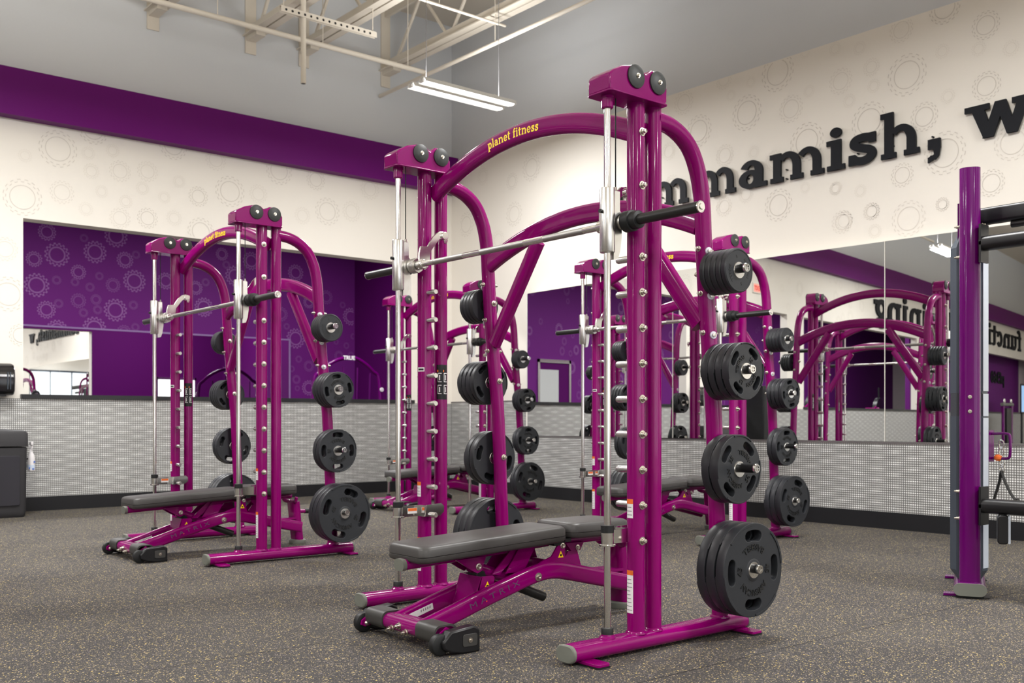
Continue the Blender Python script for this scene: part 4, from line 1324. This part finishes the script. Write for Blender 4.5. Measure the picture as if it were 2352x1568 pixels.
# ------------------------------------------------------------------ bin, dispenser, spray bottle
b = empty('trash_bin', (2.45, 11.3, 0), 0, 'square black trash bin by the left edge under the dispenser', 'trash bin')
mb = MB(); mb.loft([[(x, y, z) for x, y in rrect(w_, w_, .04, 5)] for z, w_ in ((0, .56), (.02, .58), (.06, .59), (.70, .61), (.705, .60))]); bd = mb.build('body', BIN, b)
mb = MB(); mb.prism(rrect(.46, .5, .02, 4), (0, -.302, .37), (1, 0, 0), (0, 0, 1), (0, 1, 0), -.008, .01); mb.build('front_panel', BIN2, bd, bevel=.004)
mb = MB(); mb.loft([[(x, y, z) for x, y in rrect(w_, w_, .045, 5)] for z, w_ in ((.712, .60), (.715, .63), (.84, .625), (.868, .60), (.878, .54))])
mb.lathe((0, 0, .876), (0, 0, 1), [(0, .2), (.012, .18), (.012, .13), (.0, .12)], 28)
mb.build('lid', BIN, b)

d = empty('wipe_dispenser', (2.56, YL, 1.24), 0, 'glossy black wipe dispenser on the white wall above the trash bin', 'dispenser')
mb = MB(); mb.prism([(0, .03), (-.02, 0), (-.16, .0), (-.2, .04), (-.215, .18), (-.2, .27), (-.15, .325), (-.07, .34), (0, .34)], (0, 0, 0), (0, 1, 0), (0, 0, 1), (1, 0, 0), -.2, .2)
bd = mb.build('body', mat('gloss_black', srgb(22, 22, 24), .15, coat=.5), d, bevel=.02)
mb = MB(); mb.box(.12, -.222, .06, .128, -.205, .24); mb.box(.145, -.222, .06, .153, -.205, .24); mb.build_each('window_slot', SLATE, bd)
mb = MB(); mb.box(-.1, -.17, -.012, .12, -.06, .01); mb.build('outlet', BLACKPL, d)

s = empty('spray_bottle', (2.83, 11.18, .455), 0, 'white spray bottle hung beside the black trash bin', 'bottle')
mb = MB(); mb.lathe((0, 0, 0), (0, 0, 1), [(0, .03), (.004, .038), (.13, .038), (.165, .03), (.2, .015), (.235, .0145)], 24); mb.build('body', STICK, s)
mb = MB(); mb.lathe((0, 0, .03), (0, 0, 1), [(0, .0385), (.035, .0385)], 24); lb = mb.build('label_band', mat('pale_blue', srgb(196, 208, 226), .5), s)
mb = MB(); mb.box(.0, -.0405, .015, .022, -.0385, .03); mb.box(.016, -.0395, .085, .03, -.035, .105); mb.box(-.03, -.0395, .02, -.02, -.034, .04); mb.build('label_print', BLUEP, lb)
mb = MB(); mb.lathe((0, 0, .235), (0, 0, 1), [(0, .018), (.03, .018), (.032, .012)], 16); mb.box(-.012, -.045, .268, .012, .03, .302); mb.box(-.006, -.035, .225, .006, -.028, .27); mb.build('trigger_head', STICK, s, bevel=.004)
mb = MB(); mb.box(-.085, -.02, .12, -.03, .02, .135); mb.box(-.085, -.03, .08, -.078, .03, .19); mb.build('holder', BLACKPL, s)

# ------------------------------------------------------------------ ceiling steel, pipes, lights
def joist(X, lab):
    o = empty('roof_joist', (X, 0, 0), 0, lab, 'roof joist', 'painted steel joists under the roof')
    for s in (-1, 1):
        mb = MB(); mb.prism([(s * .012, 5.70), (s * .105, 5.70), (s * .105, 5.714), (s * .026, 5.714), (s * .026, 5.84), (s * .012, 5.84)], (0, 0, 0), (1, 0, 0), (0, 0, 1), (0, 1, 0), YF, YL)
        mb.build('bottom_chord', STEELP, o, smooth=False)
    mb = MB(); mb.prism([(-.085, 6.58), (-.085, 6.52), (-.02, 6.52), (-.02, 6.44), (.02, 6.44), (.02, 6.52), (.085, 6.52), (.085, 6.58)], (0, 0, 0), (1, 0, 0), (0, 0, 1), (0, 1, 0), YF, YL)
    mb.build('top_chord', STEELP, o, smooth=False)
    zig = []; y = YL - .25; k = 0
    while y > YF + 1:
        zig.append((0, y, 5.735 if k % 2 == 0 else 6.49)); y -= .62; k += 1
    mb = MB(); mb.sweep(zig, rrect(.034, .05, .006, 2), (1, 0, 0)); mb.build('web', STEELP, o, smooth=False)
    mb = MB(); mb.box(-.06, YL - .3, 5.65, .06, YL, 5.72); mb.box(-.07, YL - .02, 5.5, .07, YL, 6.58); mb.build('end_bracket', STEELP, o, smooth=False)


for X, lab in ((7.45, 'painted steel roof joist nearest the right wall, above the lit lamp'), (6.22, 'second painted steel roof joist left of the lit lamp'),
               (5.49, 'third painted steel roof joist, above the perforated strut'), (4.28, 'leftmost painted steel roof joist in the picture'),
               (-2.6, 'painted steel roof joist reflected at the top right of the mirror'), (-5.0, 'farther painted steel roof joist reflected in the mirror')):
    joist(X, lab)


def pipe(name, pts, r, lab, cat, mt=STEELP, hang=()):
    mb = MB()
    for a, b in zip(pts, pts[1:]): mb.cyl(a, b, r, n=14)
    o = mb.build(name, mt)
    tag(o, lab, cat)
    if hang:
        mb = MB()
        for x, y in hang: mb.cyl((x, y, pts[0][2]), (x, y, ZC), .006, n=6)
        mb.build_each('hanger_rod', STEELP, o)
    return o


pipe('sprinkler_pipe', [(-8, 10.63, 5.40), (7.36, 10.63, 5.40)], .03, 'white sprinkler pipe running along above the left wall', 'pipe', hang=[(x, 10.63) for x in (7.1, 5.9, 4.6, 3.0, 1)])
pipe('sprinkler_pipe', [(7.36, 11.7, 5.36), (7.36, -6, 5.36)], .024, 'thin white sprinkler pipe running past the lit lamp towards the camera', 'pipe', hang=[(7.36, y) for y in (9.2, 7.4, 5, 2)])
for nm, y, z in (('upper of two thin conduits between the roof joists', 9.25, 5.62), ('lower of two thin conduits between the roof joists', 9.12, 5.56)):
    pipe('conduit', [(5.49, y, z), (7.45, y, z)], .014, nm, 'conduit', hang=[(6.6, y)] if y > 9.2 else ())
o = pipe('drop_pipe', [(5.30, 9.98, 5.70), (5.30, 9.98, 4.655)], .028, 'grey vertical pipe hanging open-ended from the ceiling strut', 'pipe')
mb = MB(); mb.cyl((5.30, 9.98, 4.654), (5.30, 9.98, 4.66), .024, n=14); mb.build('pipe_mouth', BLACKPL, o)
mb = MB(); mb.box(5.02, 9.95, 5.37, 6.22, 9.953, 5.43); mb.box(5.02, 9.95, 5.43, 6.22, 10.0, 5.434); mb.box(5.02, 9.997, 5.37, 6.22, 10, 5.43)
for x in (5.06, 6.18): mb.cyl((x, 9.975, 5.43), (x, 9.975, ZC), .006, n=6)
st = tag(mb.build('ceiling_strut', STEELP, smooth=False), 'perforated white steel strut carrying the hanging pipe', 'strut')
mb = MB()
for k in range(15): mb.lathe((5.08 + k * .075, 9.9495, 5.40), (0, -1, 0), [(0, .014), (.0005, .014), (.0005, 0)], 10)
mb.build_each('strut_hole', BLACKPL, st)
pipe('insulated_line', [(7.7, 9.4, 5.92), (7.7, 4, 5.92)], .03, 'black insulated line high beside the right joist', 'pipe', BLACKPL, hang=[(7.7, 9.2), (7.7, 7)])

for (lx, ly), lab in (((6.72, 8.96), 'lit twin-tube ceiling lamp hanging above the far corner'), ((-4.3, 8.96), 'lit twin-tube ceiling lamp reflected beside the violet post'),
                      ((2.1, 8.6), 'lit twin-tube ceiling lamp just above the left edge of the picture')):
    L = empty('ceiling_light', (lx, ly, LAMP_Z), 0, lab, 'ceiling lamp', 'twin-tube ceiling lamps')
    for s in (-1, 1):
        mb = MB()
        mb.prism([(-.07, .0), (-.05, .045), (.05, .045), (.07, .0), (.066, 0), (.048, .04), (-.048, .04), (-.066, 0)], (0, s * .105, 0), (0, 1, 0), (0, 0, 1), (1, 0, 0), -.625, .625)
        mb.box(-.625, s * .105 - .02, .035, .625, s * .105 + .02, .06)
        mb.build('reflector', FIXT, L, smooth=False)
    mb = MB()
    for x in (-.35, .35): mb.box(x - .03, -.14, .045, x + .03, .14, .06)
    mb.build_each('cross_strap', FIXT, L, smooth=False)
    for s in (-1, 1):
        mb = MB(); mb.prism(rrect(.075, .03, .014, 4), (0, s * .105, .012), (0, 1, 0), (0, 0, 1), (1, 0, 0), -.61, .61); mb.build('tube', TUBE, L)
        mb = MB(); mb.box(-.64, s * .105 - .03, .0, -.61, s * .105 + .03, .03); mb.box(.61, s * .105 - .03, .0, .64, s * .105 + .03, .03); mb.build_each('tube_socket', FIXT, L)
    mb = MB()
    for x in (-.5, .5): mb.cyl((x, 0, .055), (x, 0, ZC - LAMP_Z), .0035, n=6)
    mb.build_each('hanging_wire', PRINT, L)

# ------------------------------------------------------------------ things in and by the room behind the openings
def exit_sign(loc, face, lab):
    o = empty('exit_sign', loc, 0, lab, 'exit sign', 'exit signs')
    mb = MB(); mb.box(-.16, -.03, -.1, .16, .0, .1); mb.build('housing', TRIMW, o, bevel=.005)
    mb = MB(); mb.box(-.14, -.034, -.08, .14, -.03, .08); f_ = mb.build('face', EXITM, o)
    v, f = font_polys('EXIT', .12, .004); mb = MB(); slab(mb, v, f, lambda x, y, d: (x, -.035 - d, y - .043), .002)
    mb.build('lettering', mat('exit_red', srgb(214, 40, 30), .5, emit=srgb(220, 40, 30), estr=.4), f_, smooth=False)


exit_sign((.25, YL - .001, 3.55), 1, 'pale red exit sign on the white wall, reflected in the mirror')
exit_sign((-6.4, YB - .03, 2.6), 1, 'orange-lit exit sign on the purple wall, reflected in the mirror')

# arched climber seen through the opening
t = empty('stair_climber', (9.55, 16.2, 0), 0, 'purple arched cardio machine in the room behind the opening', 'cardio machine')
mb = MB(); mb.sweep(smooth_path([(-.75, 0, 0), (-.75, 0, 1.55), (-.62, 0, 1.85), (-.3, 0, 2.06), (0, 0, 2.12), (.2, 0, 2.09), (.48, 0, 1.9), (.64, 0, 1.6), (.66, 0, 0)], 6), circ(.035, 14), (0, 1, 0)); fr = mb.build('arch_frame', VIOLET, t)
v, f = font_polys('TRUE', .1, .004); mb = MB(); slab(mb, v, f, lambda x, y, d: (-.04 + x, -.04 - d, 2.085 + y), .004); mb.build('lettering', STICK, fr, smooth=False)
mb = MB()
for x in (-.45, -.15, .15, .42): mb.sweep([(x, .05, .5), (x + .02, .02, 2.0 - abs(x) * .35)], rrect(.035, .02, .006, 2), (0, 1, 0))
mb.build_each('guard_bar', ROOMP2, t)
mb = MB(); mb.box(-.75, .0, 0, .66, 1.3, .35); mb.box(-.6, .1, .35, .5, 1.1, .6); mb.build('step_base', BLACKPL, t, bevel=.02)
mb = MB()
for x in (-.75, .66): mb.lathe((x, -.03, 1.55), (0, -1, 0), [(0, .04), (.02, .04), (.025, 0)], 14)
mb.build_each('joint_knob', STICK, t)

# fan bikes reflected in the mirror
FB = (-5.6, -6.75, -10.4)
for i, (x, y, lab) in enumerate(((FB[0], 13.5, 'black fan bike in the side room, left one reflected in the mirror'), (FB[1], 15.2, 'black fan bike in the side room, middle one reflected in the mirror'),
                              (FB[2], 13.5, 'black fan bike in the side room, right one reflected in the mirror'))):
    t = empty('fan_bike', (x, y, 0), 0, lab, 'exercise bike', 'fan bikes in the side room')
    mb = MB(); mb.lathe((0, -.09, 1.25), (0, 1, 0), [(0, .3), (.02, .36), (.16, .36), (.18, .3)], 32); mb.build('fan_cage', BLACKPL, t)
    mb = MB(); mb.sweep([(0, 0, .05), (0, 0, 1.9)], rrect(.06, .06, .02, 3), (0, 1, 0)); mb.box(-.3, -.3, 0, .3, .3, .06); mb.build('mast', BLACKPL, t)
    mb = MB(); mb.sweep([(.1, -.12, 1.2), (.5, -.12, 1.35), (.9, -.12, 1.1)], circ(.03, 10), (0, 1, 0)); mb.cyl((.5, -.25, 1.3), (.5, .25, 1.3), .03, n=10); mb.build('lever_arm', PURPLE, t)
t = empty('screen_stand', (-19.4, 11.1, 0), 0, 'lit tablet screen on a black stand, reflected at the right edge', 'screen')
mb = MB(); mb.cyl((0, 0, 0), (0, 0, 1.5), .04, n=14); mb.box(-.3, -.25, 0, .3, .25, .04); mb.build('stand', BLACKPL, t)
mb = MB(); mb.box(-.36, -.08, 1.2, .36, -.03, 2.2); sc_ = mb.build('case', BLACKPL, t, bevel=.02)
mb = MB(); mb.box(-.31, -.085, 1.26, .31, -.08, 2.14); mb.build('display', SCREEN, sc_)
t = empty('storage_cabinet', (.6, 11.35, 0), 0, 'tall black cabinet with a small red sign, reflected in the mirror', 'cabinet')
mb = MB(); mb.box(-.28, -.25, 0, .28, .28, 1.62); cb = mb.build('body', BLACKPL, t, bevel=.01)
mb = MB(); mb.box(-.26, -.26, .05, .26, -.25, 1.55); mb.build('door', BASEB, t)
mb = MB(); mb.box(-.2, -.265, 1.2, .05, -.26, 1.42); mb.build('red_sign', mat('sign_red', srgb(190, 60, 50), .5), t)

t = empty('cable_stack', (-16.6, 10.9, 0), 0, 'violet weight-stack machine with a grey top bar, reflected right of the tall post', 'exercise machine')
for k in (-1, 1):
    mb = MB(); mb.prism(rrect(.16, .1, .03, 4), (k * .55, 0, 0), (1, 0, 0), (0, 1, 0), (0, 0, 1), 0, 1.45); mb.build('post', VIOLET, t)
    mb = MB(); mb.lathe((k * .45, 0, 1.5), (0, 0, 1), [(0, .05), (.08, .07), (.14, .05), (.16, 0)], 16); mb.build('pulley', CHROME, t)
mb = MB(); mb.sweep([(-.7, 0, 1.47), (.7, 0, 1.47)], rrect(.09, .12, .03, 4), (0, 0, 1)); mb.build('top_bar', CAPG, t)
mb = MB(); mb.box(-.32, -.08, .1, .32, .08, 1.36); mb.build('weight_stack', BLACKPL, t, bevel=.01)
mb = MB(); mb.box(-.7, -.4, 0, .7, .4, .08); mb.build('base', VIOLET, t, bevel=.02)

# tidy: unused plate prototypes
for a, b in PROTO:
    for p in (a, b):
        if p not in used:
            for ch in list(p.children): bpy.data.objects.remove(ch)
            bpy.data.objects.remove(p)
